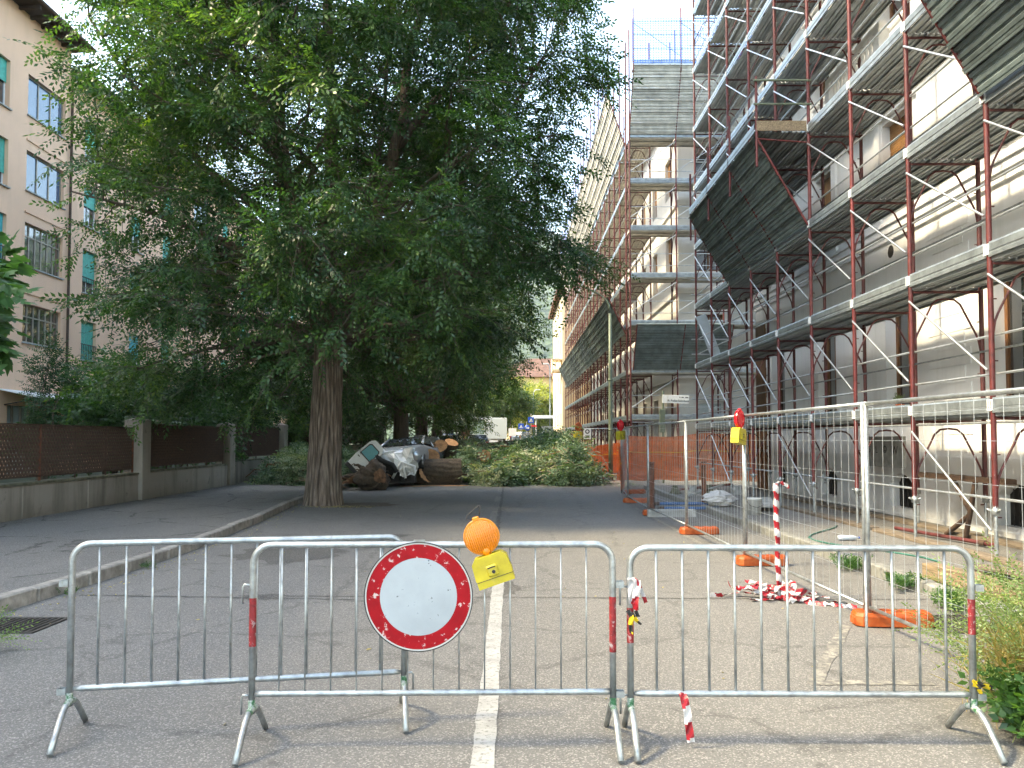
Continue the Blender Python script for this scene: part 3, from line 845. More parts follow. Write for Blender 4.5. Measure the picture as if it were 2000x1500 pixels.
# ------------------------------------------------------------------ hills
def hills():
    m = MB(); n = 90; vs_ = []
    rows = 26
    for j in range(rows):
        for i in range(n):
            a = R(-70) + R(140) * i / (n - 1)
            t = j / (rows - 1)
            d = 750 + 1300 * t
            prof = math.sin(min(1, t * 1.05) * math.pi / 2)
            ridge = 330 + 70 * math.sin(a * 5 + .6) + 45 * math.sin(a * 11 + 2) + 60 * math.cos(a * 2.0)
            z = prof * ridge + 16 * math.sin(i * 2.1 + j * 1.3) * t + 12 * math.sin(i * .9 - j * 2.2) * t - 4
            vs_.append((math.sin(a) * d, math.cos(a) * d, z))
    fs = [(j * n + i, j * n + i + 1, (j + 1) * n + i + 1, (j + 1) * n + i) for j in range(rows - 1) for i in range(n - 1)]
    m.add(vs_, fs, 0, True)
    mt, nt, bs = nodes('forest_hill')
    f = noise(nt, .03, 8, .7)
    v = voro(nt, .09)
    c = ramp(nt, f, [(.35, (.03, .055, .02)), (.55, (.05, .085, .028)), (.7, (.10, .12, .045))])
    c = mix(nt, ramp(nt, v, [(.0, 0.0), (.9, .6)]), c, (.02, .035, .015))
    nt.links.new(c, bs.inputs['Base Color']); bs.inputs['Roughness'].default_value = 1
    bump(nt, bs, v, 1.0, 8)
    return tag(obj('hills', m, mt), kind='structure')
hills()
# ------------------------------------------------------------------ scaffolding
def plank_profile(w):
    """section of a pressed steel deck plank: lips, channels and ribs"""
    h = w / 2
    pts = [(-h + .03, -.062), (-h, -.062), (-h, -.004), (-h + .012, 0)]
    for c in (-.5, 0, .5):
        x = c * w * .56
        pts += [(x - .034, 0), (x - .022, -.022), (x + .022, -.022), (x + .034, 0)]
    pts += [(h - .012, 0), (h, -.004), (h, -.062), (h - .03, -.062)]
    return pts
def plank_mesh(name, w, mat):
    m = MB(); pr = plank_profile(w); n = len(pr)
    vs_ = [(x, -.5, z) for x, z in pr] + [(x, .5, z) for x, z in pr]
    m.add(vs_, [(i, i + 1, n + i + 1, n + i) for i in range(n - 1)])
    # a second skin just under the top gives the sheet its thickness
    vs_ = [(x, -.5, z - .004) for x, z in pr[3:-3]] + [(x, .5, z - .004) for x, z in pr[3:-3]]; k = n - 6
    m.add(vs_, [(i, k + i, k + i + 1, i + 1) for i in range(k - 1)])
    return m.mesh(name, mat)

def mat_deck():
    """galvanised steel with rows of punched slots between the ribs"""
    m, nt, bs = nodes('punched_deck_steel')
    tc = nt.nodes.new('ShaderNodeTexCoord')
    f = noise(nt, 3.0, 5, .6)
    c = ramp(nt, f, [(.3, (.27, .30, .30)), (.7, (.44, .47, .47))])
    oi = nt.nodes.new('ShaderNodeObjectInfo')
    c = mix(nt, 1.0, c, math_(nt, 'MULTIPLY_ADD', oi.outputs['Random'], .3, .85), 'MULTIPLY')
    sx = nt.nodes.new('ShaderNodeSeparateXYZ'); nt.links.new(tc.outputs['Object'], sx.inputs[0])
    # slots: 26 per metre along, in two rows
    fy = math_(nt, 'FRACT', math_(nt, 'MULTIPLY', sx.outputs[1], 46.0))
    s1 = math_(nt, 'LESS_THAN', math_(nt, 'ABSOLUTE', math_(nt, 'SUBTRACT', fy, .5)), .2)
    ax = math_(nt, 'ABSOLUTE', sx.outputs[0])
    s2 = math_(nt, 'LESS_THAN', math_(nt, 'ABSOLUTE', math_(nt, 'SUBTRACT', ax, .045)), .011)
    s3 = math_(nt, 'LESS_THAN', math_(nt, 'ABSOLUTE', math_(nt, 'SUBTRACT', ax, .142)), .010)
    hole = math_(nt, 'MULTIPLY', s1, math_(nt, 'MAXIMUM', s2, s3))
    c = mix(nt, math_(nt, 'MULTIPLY', hole, .4), c, (.55, .55, .53))
    nt.links.new(c, bs.inputs['Base Color'])
    bs.inputs['Roughness'].default_value = .45; bs.inputs['Metallic'].default_value = .35
    bump(nt, bs, math_(nt, 'SUBTRACT', 1.0, hole), .6, .006)
    return m
DECK = mat_deck()
PL33 = plank_mesh('deck_plank', .335, DECK)
DECK_L = M('lit_deck_steel', (.58, .55, .48), .5, .15, var=.25, scale=3, rnd=.12, bmp=.05)  # far decks: cream tone of lit undersides put into the steel colour
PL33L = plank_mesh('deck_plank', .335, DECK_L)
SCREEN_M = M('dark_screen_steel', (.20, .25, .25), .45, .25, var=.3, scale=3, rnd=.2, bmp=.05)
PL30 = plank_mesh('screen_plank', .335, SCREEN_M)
SCREEN_L = M('sunlit_screen_steel', (.62, .58, .50), .5, .12, var=.25, scale=3, rnd=.15, bmp=.05)  # upper screens: sunlit glow put into the steel colour
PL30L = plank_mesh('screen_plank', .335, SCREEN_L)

def toe_mesh():
    m = MB()
    pr = [(.012, 0), (0, 0), (0, .05), (.008, .058), (.008, .075), (0, .083), (0, .17), (.010, .185), (.014, .2)]
    n = len(pr)
    m.add([(x, -.5, z) for x, z in pr] + [(x, .5, z) for x, z in pr] + [(x + .006, -.5, z) for x, z in pr] + [(x + .006, .5, z) for x, z in pr],
          [(i, i + 1, n + i + 1, n + i) for i in range(n - 1)] + [(2 * n + i, 3 * n + i, 3 * n + i + 1, 2 * n + i + 1) for i in range(n - 1)])
    return m.mesh('toe_board', GALV_T)
TOE = toe_mesh()

def portal_mesh(depth):
    """H frame head: transom under the deck and an arched brace between both posts; local x runs inwards"""
    m = MB(); r = .021
    m.tube([(0, 0, -.05), (depth, 0, -.05)], r, 8)
    a = [(0.02, 0, -.98), (0.05, 0, -.80), (.09, 0, -.70), (depth * .30, 0, -.24), (depth * .38, 0, -.17), (depth * .5, 0, -.155),
         (depth * .62, 0, -.17), (depth * .70, 0, -.24), (depth - .09, 0, -.70), (depth - .05, 0, -.80), (depth - .02, 0, -.98)]
    m.tube(a, .016, 8)
    for x in (0.045, depth - .045):      # locking pins
        m.box(x - .03, x + .03, -.008, .008, -1.32, -1.305); m.box(x - .03, x + .03, -.008, .008, -.52, -.505)
    return m.mesh('portal_frame', REDP_D)
def clip_mesh():
    m = MB()
    for (x0, x1, z0, z1) in ((-.055, .055, .0, .018), (-.055, .055, .122, .14), (-.055, -.035, .018, .122), (.035, .055, .018, .122), (-.008, .008, .018, .122)):
        m.box(x0, x1, -.012, .0, z0, z1)
    return m.mesh('toe_board_clip', WHITE)
CLIP = clip_mesh()
def nut_mesh():
    m = MB(); m.lathe([(.03, -.05), (.05, -.045), (.05, .03), (.034, .05), (.034, .075)], 10)
    for a in range(3):
        t = a * 2.094; m.tube([(.04 * math.cos(t), .04 * math.sin(t), 0), (.10 * math.cos(t), .10 * math.sin(t), .03)], [.018, .012], 6)
    return m.mesh('jack_nut', GALV)
NUT = nut_mesh()
_port = {}

def scaffold(T, P0, d, inw, nb, bay, zs, depth, base, near=True, braces=True, planks=3, skip=None, r=.0345, top_extra=1.15, nut=True, rails=(.5, 1.0), lows=True):
    d = Vector((d[0], d[1], 0)); n_ = Vector((inw[0], inw[1], 0)); P0 = Vector((P0[0], P0[1], 0))
    pt = lambda s, o, z: P0 + d * s + n_ * o + Vector((0, 0, z))
    ang = math.atan2(n_.y, n_.x)                       # portal: local x -> inwards
    angd = math.atan2(d.y, d.x) - math.pi / 2          # plank: local y -> along
    dk = round(depth, 3)
    if dk not in _port: _port[dk] = portal_mesh(depth)
    ztop = zs[-1] + top_extra
    S = bay * nb
    ch = 1 if abs(d.x * n_.y - d.y * n_.x) > 0 and (d.x * n_.y - d.y * n_.x) < 0 else -1
    for i in range(nb + 1):
        s = i * bay
        b = base(pt(s, 0, 0).y)
        for (o, mat, rr) in ((0, REDP, r), (depth, REDP_D, r)):
            rod(T, 'scaffold_post', pt(s, o, b + .62), pt(s, o, ztop), rr, mat, 10 if near else 6)
            rod(T, 'base_jack', pt(s, o, b + .01), pt(s, o, b + .62), rr * .72, GALV if near else REDP_D, 8)
            if near and nut: inst('jack_nut', NUT, T, pt(s, o, b + .62), rot=(0, 0, random.uniform(0, 6)))
        for z in zs:
            inst('portal_frame', _port[dk], T, pt(s, 0, z - .02), rot=(0, 0, ang))
            if near: inst('toe_board_clip', CLIP, T, pt(s, -r - .002, z + .03), rot=(0, 0, ang - math.pi / 2), scale=(1, 1, 1))
    for j, z in enumerate(zs):
        for i in range(nb):
            if skip and skip(i, j): continue
            s = (i + .5) * bay
            w = depth / planks
            for k in range(planks):
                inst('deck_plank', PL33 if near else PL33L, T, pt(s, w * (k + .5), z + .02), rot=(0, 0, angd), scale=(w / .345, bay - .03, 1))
            inst('toe_board', TOE, T, pt(s, -.036, z + .0), rot=(0, 0, ang), scale=(1, bay - .06, 1))
            for h in rails:
                rod(T, 'guard_rail', pt(s - bay / 2 + .02, .045, z + h + (0.012 if i % 2 else 0)), pt(s + bay / 2 - .02, .045, z + h), .0165, GALV_R, 8 if near else 5)
            if near:
                rod(T, 'inner_rail', pt(s - bay / 2 + .02, depth - .045, z + 1.0), pt(s + bay / 2 - .02, depth - .045, z + 1.0), .0165, GALV, 6)
            if braces and (j or i % 3 == 1):
                z0 = z - (1.45 if j else 1.5)
                rod(T, 'diagonal_brace', pt(s - bay / 2 + .03, -.045, z0), pt(s + bay / 2 - .03, -.045, z - .22), .0165, GALV_R, 8 if near else 5)
    if lows:
        for i in range(nb):
            s = (i + .5) * bay; z = zs[0]
            b = base(pt(s, 0, 0).y)
            rod(T, 'ledger_rail', pt(s - bay / 2 + .02, .045, z - .12), pt(s + bay / 2 - .02, .045, z - .12), .018, GALV_R, 8)
            rod(T, 'ledger_rail', pt(s - bay / 2 + .02, .045, b + .78), pt(s + bay / 2 - .02, .045, b + .78), .018, GALV_R, 8)
    return pt

def screen(T, pt, s0, nb, bay, z0, out, up, d, angd, r=.03, rows=6, platform=True, me=None):
    """sloping debris screen: struts leaning outwards and steel planks laid up the slope"""
    L = math.hypot(out, up); sl = math.atan2(up, out)
    for i in range(nb + 1):
        s = s0 + i * bay
        rod(T, 'screen_strut', pt(s, -.04, z0), pt(s, -out - .04, z0 + up), r * .8, REDP, 8)
        if platform:
            rod(T, 'screen_bracket', pt(s, 0, z0 + up - .12), pt(s, -out - .04, z0 + up - .04), r * .6, REDP, 8)
    for i in range(nb):
        s = s0 + (i + .5) * bay
        for k in range(rows):
            t = (k + .5) / rows
            p = pt(s, -.02 - out * t - .035 * math.sin(sl), z0 + up * t + .02 + .035 * math.cos(sl))
            # plank: local y along d; local x up the slope
            q = Matrix.Rotation(angd, 4, 'Z') @ Matrix.Rotation(sl if angd == 0 else -sl, 4, 'Y')
            inst('screen_plank', me or PL30, T, p, rot=q.to_euler(), scale=(L / rows / .34, bay - .02, 1))

# ---- near scaffold
Y0S = 10.2 - 4 * 2.04
SC1 = thing('scaffold', 'red steel scaffold with galvanised decks against the white building on the right', 'scaffold', (6.15, 12, .125))
zs1 = [2.0, 4.0, 6.0, 8.0, 10.0, 12.0, 14.0, 16.0]
pt1 = scaffold(SC1, (6.15, Y0S), (0, 1), (1, 0), 12, 2.04, zs1, 1.08, lambda y: .125, True, skip=lambda i, j: i < 2 and j > 4)
screen(SC1, pt1, 7 * 2.04, 3, 2.04, 6.08, 1.05, 1.85, (0, 1), 0)
screen(SC1, pt1, 0 * 2.04, 4, 2.04, 6.08, 1.15, 2.0, (0, 1), 0, platform=False)
# bracketed outer walkway on top of the middle screen
for i in range(3):
    s = (7 + i + .5) * 2.04
    for k in range(3):
        inst('deck_plank', PL33, SC1, pt1(s, -.2 - .34 * k, 8.05), scale=(1, 2.01, 1))
    inst('toe_board', TOE, SC1, pt1(s, -1.13, 8.02), scale=(1, 1.98, 1))
    for h in (.5, 1.0): rod(SC1, 'guard_rail', pt1(s - 1, -1.05, 8.02 + h), pt1(s + 1, -1.05, 8.02 + h), .0165, GALV_R)
for i in range(4): rod(SC1, 'scaffold_post', pt1((7 + i) * 2.04, -1.08, 7.3), pt1((7 + i) * 2.04, -1.08, 9.2), .028, REDP, 10)
slab(SC1, 'end_board', 5.06, 6.1, Y0S + 7 * 2.04 - .03, Y0S + 7 * 2.04, 8.05, 8.26, WOOD)
for h in (.55, 1.05): rod(SC1, 'end_rail', (5.0, Y0S + 7 * 2.04 - .05, 8.05 + h), (6.2, Y0S + 7 * 2.04 - .05, 8.05 + h), .024, GREENP)
# end guard rails of the near scaffold at its far end
for z in zs1[:7]:
    for h in (.5, 1.0): rod(SC1, 'end_rail', (6.0, Y0S + 12 * 2.04 + .05, z + h), (7.3, Y0S + 12 * 2.04 + .05, z + h), .02, GALV_R)

# ---- scaffold round the corner building: front (towards the camera) and street side
SC2 = thing('scaffold', 'tall red scaffold round the corner building across the side street, blue netting on top', 'scaffold', (4.95, 33.2, .2))
zs2 = [2.5, 4.45, 6.45, 8.45, 10.45, 12.45, 14.4]
g2 = lambda y: g(y) + .125
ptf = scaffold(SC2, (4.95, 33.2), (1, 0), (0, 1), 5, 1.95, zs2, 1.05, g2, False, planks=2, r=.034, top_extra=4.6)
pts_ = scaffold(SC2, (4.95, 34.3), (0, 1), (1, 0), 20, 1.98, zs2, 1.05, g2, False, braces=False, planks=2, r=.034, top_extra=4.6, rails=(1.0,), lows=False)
A90 = -math.pi / 2
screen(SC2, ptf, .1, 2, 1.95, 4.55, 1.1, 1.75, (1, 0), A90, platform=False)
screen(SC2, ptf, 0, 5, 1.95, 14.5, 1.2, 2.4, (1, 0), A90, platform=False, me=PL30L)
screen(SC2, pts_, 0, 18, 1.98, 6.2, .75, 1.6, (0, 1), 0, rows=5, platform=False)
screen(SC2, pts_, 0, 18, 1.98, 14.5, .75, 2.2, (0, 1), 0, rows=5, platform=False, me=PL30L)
# top guard: deck, rails, blue net
def net(name, parent, P, Q, z0, z1, nu, nv, t, mat, sag=.0, seed=0, bulge=.0, nrm=(0, 1, 0)):
    """net of thin flat strands between two uprights, slightly slack"""
    m = MB(); P = Vector(P); Q = Vector(Q); rr = random.Random(seed); L = (Q - P).length; u = (Q - P).normalized(); nr = Vector(nrm)
    ph = [rr.uniform(0, 6) for _ in range(6)]
    def pos(a, b):
        p = P + u * (L * a)
        s = -sag * (math.sin(a * math.pi * 2 + ph[0]) * .5 + math.sin(a * 9 + ph[1]) * .35 + math.sin(a * 17 + ph[2]) * .2)
        z = z0 + (z1 - z0) * b + s * (b - .1) + sag * .25 * math.sin(a * 23 + ph[3]) * (1 - b)
        o = bulge * (math.sin(a * 7 + b * 3 + ph[4]) + .5 * math.sin(a * 19 + b * 5 + ph[5]))
        return p + nr * o + Vector((0, 0, z))
    su = max(12, nu // 3); sv = max(6, nv // 2)
    for j in range(nv + 1):
        b = j / nv; vs_ = []
        for i in range(su + 1):
            q = pos(i / su, b); vs_ += [q + Vector((0, 0, -t)), q + Vector((0, 0, t))]
        m.add(vs_, [(2 * i, 2 * i + 1, 2 * i + 3, 2 * i + 2) for i in range(su)])
    for i in range(nu + 1):
        a = i / nu; vs_ = []
        for j in range(sv + 1):
            q = pos(a, j / sv); vs_ += [q - u * t, q + u * t]
        m.add(vs_, [(2 * k, 2 * k + 1, 2 * k + 3, 2 * k + 2) for k in range(sv)])
    o = obj(name, m, mat, parent); o['kind'] = 'stuff'
    return o, pos
for z in (16.95,):
    for i in range(5): inst('deck_plank', PL33, SC2, ptf((i + .5) * 1.95, -.9, z), rot=(0, 0, A90), scale=(1.8, 1.92, 1)); inst('toe_board', TOE, SC2, ptf((i + .5) * 1.95, -1.25, z), rot=(0, 0, math.pi / 2), scale=(1, 1.9, 1))
for i in range(6):
    rod(SC2, 'guard_post', ptf(i * 1.95, -1.2, 16.7), ptf(i * 1.95, -1.2, 19.3), .03, REDP)
for h in (.6, 1.2, 1.75):
    for i in range(5): rod(SC2, 'guard_rail', ptf(i * 1.95, -1.2, 17 + h), ptf((i + 1) * 1.95, -1.2, 17 + h), .018, GALV_R)
for i in range(5): rod(SC2, 'diagonal_brace', ptf(i * 1.95, -1.18, 18.7), ptf((i + 1) * 1.95, -1.18, 17.3), .016, GALV)
net('safety_net', SC2, (4.9, 31.95, 0), (14.6, 31.95, 0), 17.0, 18.85, 90, 18, .010, NETB, .05, 3, .02)
for i in range(19):
    rod(SC2, 'guard_post', pts_(i * 1.98, -.75, 16.5), pts_(i * 1.98, -.75, 19.2), .03, REDP, 6)
for h in (.6, 1.2):
    rod(SC2, 'guard_rail', pts_(0, -.75, 17 + h), pts_(18 * 1.98, -.75, 17 + h), .018, GALV_R, 5)
net('safety_net', SC2, (4.2, 34.3, 0), (4.2, 70, 0), 16.8, 18.85, 180, 14, .012, NETB, .05, 5, .02, (1, 0, 0))
# red flag-like plastic strips at the top
for (x, y, z) in ((9.6, 32.1, 17.25), (10.6, 32.1, 17.4)):
    m = MB(); m.box(-.5, .5, -.05, .05, 0, .35); m.v = [(a + x, b + y, c + z + .18 * math.sin(a * 5)) for a, b, c in m.v]; obj('red_sheet', m, REDLENS, SC2)
# ------------------------------------------------------------------ foliage
def spray_template(n, leaf_l, leaf_w, twig, droop, seed, leaf_droop=.5, two=True):
    """a twig along +x with alternate leaves; returns quads (n, 4, 3)"""
    rr = np.random.default_rng(seed); out = []
    for i in range(n):
        t = (i + .6) / n; x = twig * t; z = -droop * t * t
        side = 1 if i % 2 else -1
        a = rr.uniform(.65, 1.05) if i < n - 1 else rr.uniform(-.2, .2)
        L = leaf_l * rr.uniform(.75, 1.1); W = leaf_w * rr.uniform(.8, 1.1)
        d = np.array([math.cos(a), side * math.sin(a), -leaf_droop * rr.uniform(.3, 1.2)]); d /= np.linalg.norm(d)
        s = np.cross(d, [0, 0, 1.0]); s /= np.linalg.norm(s); s = s + np.array([0, 0, rr.uniform(-.5, .5)]); s /= np.linalg.norm(s)
        b = np.array([x, side * .004, z]); k = rr.uniform(.38, .5)
        out.append([b, b + d * L * k + s * W / 2, b + d * L, b + d * L * k - s * W / 2])
    return np.array(out)

def foliage(name, mat, parent, P, D, S, templates, tone, kind=None, roll=.5):
    """many twigs as one mesh. P positions, D twig directions, S sizes, tone 0..1 for each twig"""
    n = len(P); P = np.asarray(P, float); D = np.asarray(D, float); D /= np.linalg.norm(D, axis=1)[:, None] + 1e-9
    up = np.tile([0, 0, 1.0], (n, 1)); up += RNG.normal(0, roll, (n, 3))
    Yv = np.cross(up, D); Yv /= np.linalg.norm(Yv, axis=1)[:, None] + 1e-9
    Zv = np.cross(D, Yv)
    Rm = np.stack([D, Yv, Zv], 1) * np.asarray(S)[:, None, None]
    ti = RNG.integers(0, len(templates), n)
    V = []; Tn = []
    for k, t in enumerate(templates):
        sel = np.where(ti == k)[0]
        if len(sel) == 0: continue
        q = np.einsum('lvc,ncd->nlvd', t, Rm[sel]) + P[sel][:, None, None, :]
        V.append(q.reshape(-1, 3))
        Tn.append(np.clip(np.repeat(np.asarray(tone)[sel], t.shape[0]) + RNG.normal(0, .13, len(sel) * t.shape[0]), 0, 1))
    V = np.concatenate(V); Tn = np.concatenate(Tn)
    nf = len(V) // 4
    me = bpy.data.meshes.new(name)
    me.vertices.add(len(V)); me.vertices.foreach_set('co', V.astype(np.float32).ravel())
    me.loops.add(nf * 4); me.loops.foreach_set('vertex_index', np.arange(nf * 4, dtype=np.int32))
    me.polygons.add(nf); me.polygons.foreach_set('loop_start', np.arange(0, nf * 4, 4, dtype=np.int32))
    try: me.polygons.foreach_set('loop_total', np.full(nf, 4, dtype=np.int32))
    except Exception: pass
    at = me.attributes.new('tone', 'FLOAT', 'FACE'); at.data.foreach_set('value', Tn.astype(np.float32))
    me.materials.append(mat); me.update(calc_edges=True); me.validate()
    o = bpy.data.objects.new(name, me); COL.objects.link(o)
    if parent is not None: adopt(o, parent)
    if kind: o['kind'] = kind
    return o

T_ELM = [spray_template(13, .105, .046, .52, .16, s, .55) for s in range(6)]
T_FAR = [spray_template(7, .20, .085, .6, .2, 20 + s, .6) for s in range(4)]
T_HEDGE = [spray_template(8, .11, .05, .32, .05, 40 + s, .4) for s in range(4)]
T_FALL = [spray_template(11, .12, .055, .55, .12, 60 + s, .5) for s in range(5)]

def bent(p0, p1, n=5, lift=.0, wob=.05, rr=random):
    p0 = Vector(p0); p1 = Vector(p1); L = (p1 - p0).length; out = []
    for i in range(n + 1):
        t = i / n; p = p0.lerp(p1, t); p.z += lift * math.sin(math.pi * t)
        if 0 < i < n: p += Vector((rr.uniform(-1, 1), rr.uniform(-1, 1), rr.uniform(-1, 1))) * wob * L / n
        out.append(p)
    return out

def big_trunk(parent, base, top, r0, r1, flare=.35, ridges=30, name='trunk', mat=None, nh=90, nseg=240):
    """fissured trunk: real furrows in the mesh"""
    m = MB(); vs_ = []; H = top.z - base.z; ridge = []
    rr = random.Random(3); ph = [rr.uniform(0, 6.28) for _ in range(12)]
    for j in range(nh + 1):
        t = j / nh; z = H * t; c = base.lerp(top, t)
        rad = r0 + (r1 - r0) * t + flare * r0 * math.exp(-t * H / .45) + .07 * r0 * math.exp(-t * H / 1.4)
        for k in range(nseg):
            a = 2 * math.pi * k / nseg
            w = a * ridges + 1.6 * math.sin(z * 1.7 + ph[0] + 2 * a) + 1.1 * math.sin(z * 3.9 + ph[1] + 5 * a)
            w2 = a * (ridges * .62) + 2.3 * math.sin(z * 1.2 + ph[6] + 3 * a) + 1.4 * math.sin(z * 2.7 + ph[7] - 4 * a)
            s_ = .5 + .5 * math.sin(a * 3 + ph[8] + 1.9 * math.sin(z * 1.3 + ph[9]) + z * .8)
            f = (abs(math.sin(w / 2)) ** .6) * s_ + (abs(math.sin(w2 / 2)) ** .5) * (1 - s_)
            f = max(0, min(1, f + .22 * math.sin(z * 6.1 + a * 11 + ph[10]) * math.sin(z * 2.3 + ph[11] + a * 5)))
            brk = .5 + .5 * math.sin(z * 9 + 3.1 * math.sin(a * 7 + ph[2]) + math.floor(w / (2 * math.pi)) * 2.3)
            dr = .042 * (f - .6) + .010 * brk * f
            lob = .05 * math.sin(3 * a + ph[3]) + .04 * math.sin(5 * a + ph[4] + z * .4) + flare * .5 * math.exp(-z / .3) * math.sin(5 * a + ph[5]) * .5
            q = rad * (1 + lob) + dr
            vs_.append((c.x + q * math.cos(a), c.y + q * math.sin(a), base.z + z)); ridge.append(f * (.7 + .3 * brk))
    fs = [(j * nseg + k, j * nseg + (k + 1) % nseg, (j + 1) * nseg + (k + 1) % nseg, (j + 1) * nseg + k) for j in range(nh) for k in range(nseg)]
    m.add(vs_, fs, 0, True)
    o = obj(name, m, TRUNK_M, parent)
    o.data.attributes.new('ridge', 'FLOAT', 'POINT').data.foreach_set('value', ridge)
    return o

def near_limb(limbs, c):
    """best starting point on the limbs for a branch that ends in c"""
    best = None
    for (pts, rs) in limbs:
        for p, r in zip(pts, rs):
            d = (c - p).length + max(0, p.z - c.z + .6) * 1.8
            if best is None or d < best[0]: best = (d, p, r)
    return best[1], best[2]

# ---- the standing elm by the kerb
TX, TY = -4.78, 20.4
ELM = thing('elm_tree', 'large leafy elm standing at the left kerb, its furrowed trunk in full view', 'tree', (TX, TY, 0))
fork = Vector((TX + .10, TY + .05, 4.6))
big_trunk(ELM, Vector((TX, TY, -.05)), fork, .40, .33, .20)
limbs = []
def limb(pts, r0, r1):
    P = [Vector(p) for p in pts]; out = []
    for a, b in zip(P, P[1:]):
        out += [a.lerp(b, k / 4) for k in range(4)]
    out.append(P[-1])
    for q in out[1:-1]: q += Vector((random.uniform(-.08, .08), random.uniform(-.08, .08), 0))
    n = len(out); rs = [r0 + (r1 - r0) * (i / (n - 1)) ** .8 for i in range(n)]
    limbs.append((out, rs))
    m = MB(); m.tube(out, rs, 12); obj('limb', m, BARK, ELM)
limb([(TX + .05, TY, 4.3), (TX - .05, TY + .1, 6.5), (TX + .1, TY + .2, 9.5), (TX - .1, TY + .1, 13), (TX + .1, TY, 17), (TX, TY, 20.5)], .30, .04)
limb([(TX + .12, TY, 4.3), (TX + 1.0, TY - .3, 6.2), (TX + 1.9, TY - .6, 9.0), (TX + 2.4, TY - .4, 12.5), (TX + 3.1, TY - .6, 16), (TX + 3.4, TY - .6, 18.5)], .24, .03)
limb([(TX - .05, TY, 4.3), (TX - .9, TY + .3, 6.8), (TX - 1.3, TY + .3, 8.6), (TX - 1.6, TY + .5, 11.5), (TX - 2.3, TY + .2, 15), (TX - 3.0, TY, 18)], .23, .03)
limb([(TX, TY + .1, 4.2), (TX + .5, TY + 1.5, 7), (TX + .9, TY + 2.8, 10.5), (TX + 1.1, TY + 3.6, 14.5)], .2, .03)
limb([(TX, TY - .1, 4.2), (TX - .3, TY - 1.3, 6.4), (TX - .5, TY - 2.6, 9.2), (TX - .3, TY - 3.6, 13)], .18, .03)
limb([(TX - 1.0, TY + .3, 6.9), (TX - 3.0, TY - .4, 8.6), (TX - 4.6, TY - .9, 10.4), (TX - 5.6, TY - 1.2, 12.0)], .13, .025)
limb([(TX - .5, TY + .1, 5.6), (TX - 2.4, TY - .8, 6.6), (TX - 4.2, TY - 1.4, 7.2), (TX - 5.6, TY - 1.8, 7.5)], .12, .02)
limb([(TX + .9, TY - .2, 6.0), (TX + 2.6, TY - .6, 7.6), (TX + 4.4, TY - .8, 9.4), (TX + 5.6, TY - 1.0, 11.2)], .12, .02)
limb([(TX + 1.9, TY - .5, 9.0), (TX + 3.6, TY, 11.5), (TX + 5.4, TY, 14.0)], .11, .02)
limb([(TX + .1, TY, 5.0), (TX + 1.8, TY + .8, 5.8), (TX + 3.4, TY + 1.3, 6.2), (TX + 5.0, TY + 1.6, 6.1)], .11, .02)
limb([(TX - .3, TY, 8.6), (TX - 2.0, TY - 2.4, 10.6), (TX - 3.6, TY - 4.2, 12.2)], .10, .02)
limb([(TX + .1, TY, 9.5), (TX + 1.6, TY - 2.6, 11.6), (TX + 2.8, TY - 4.4, 13.0)], .10, .02)

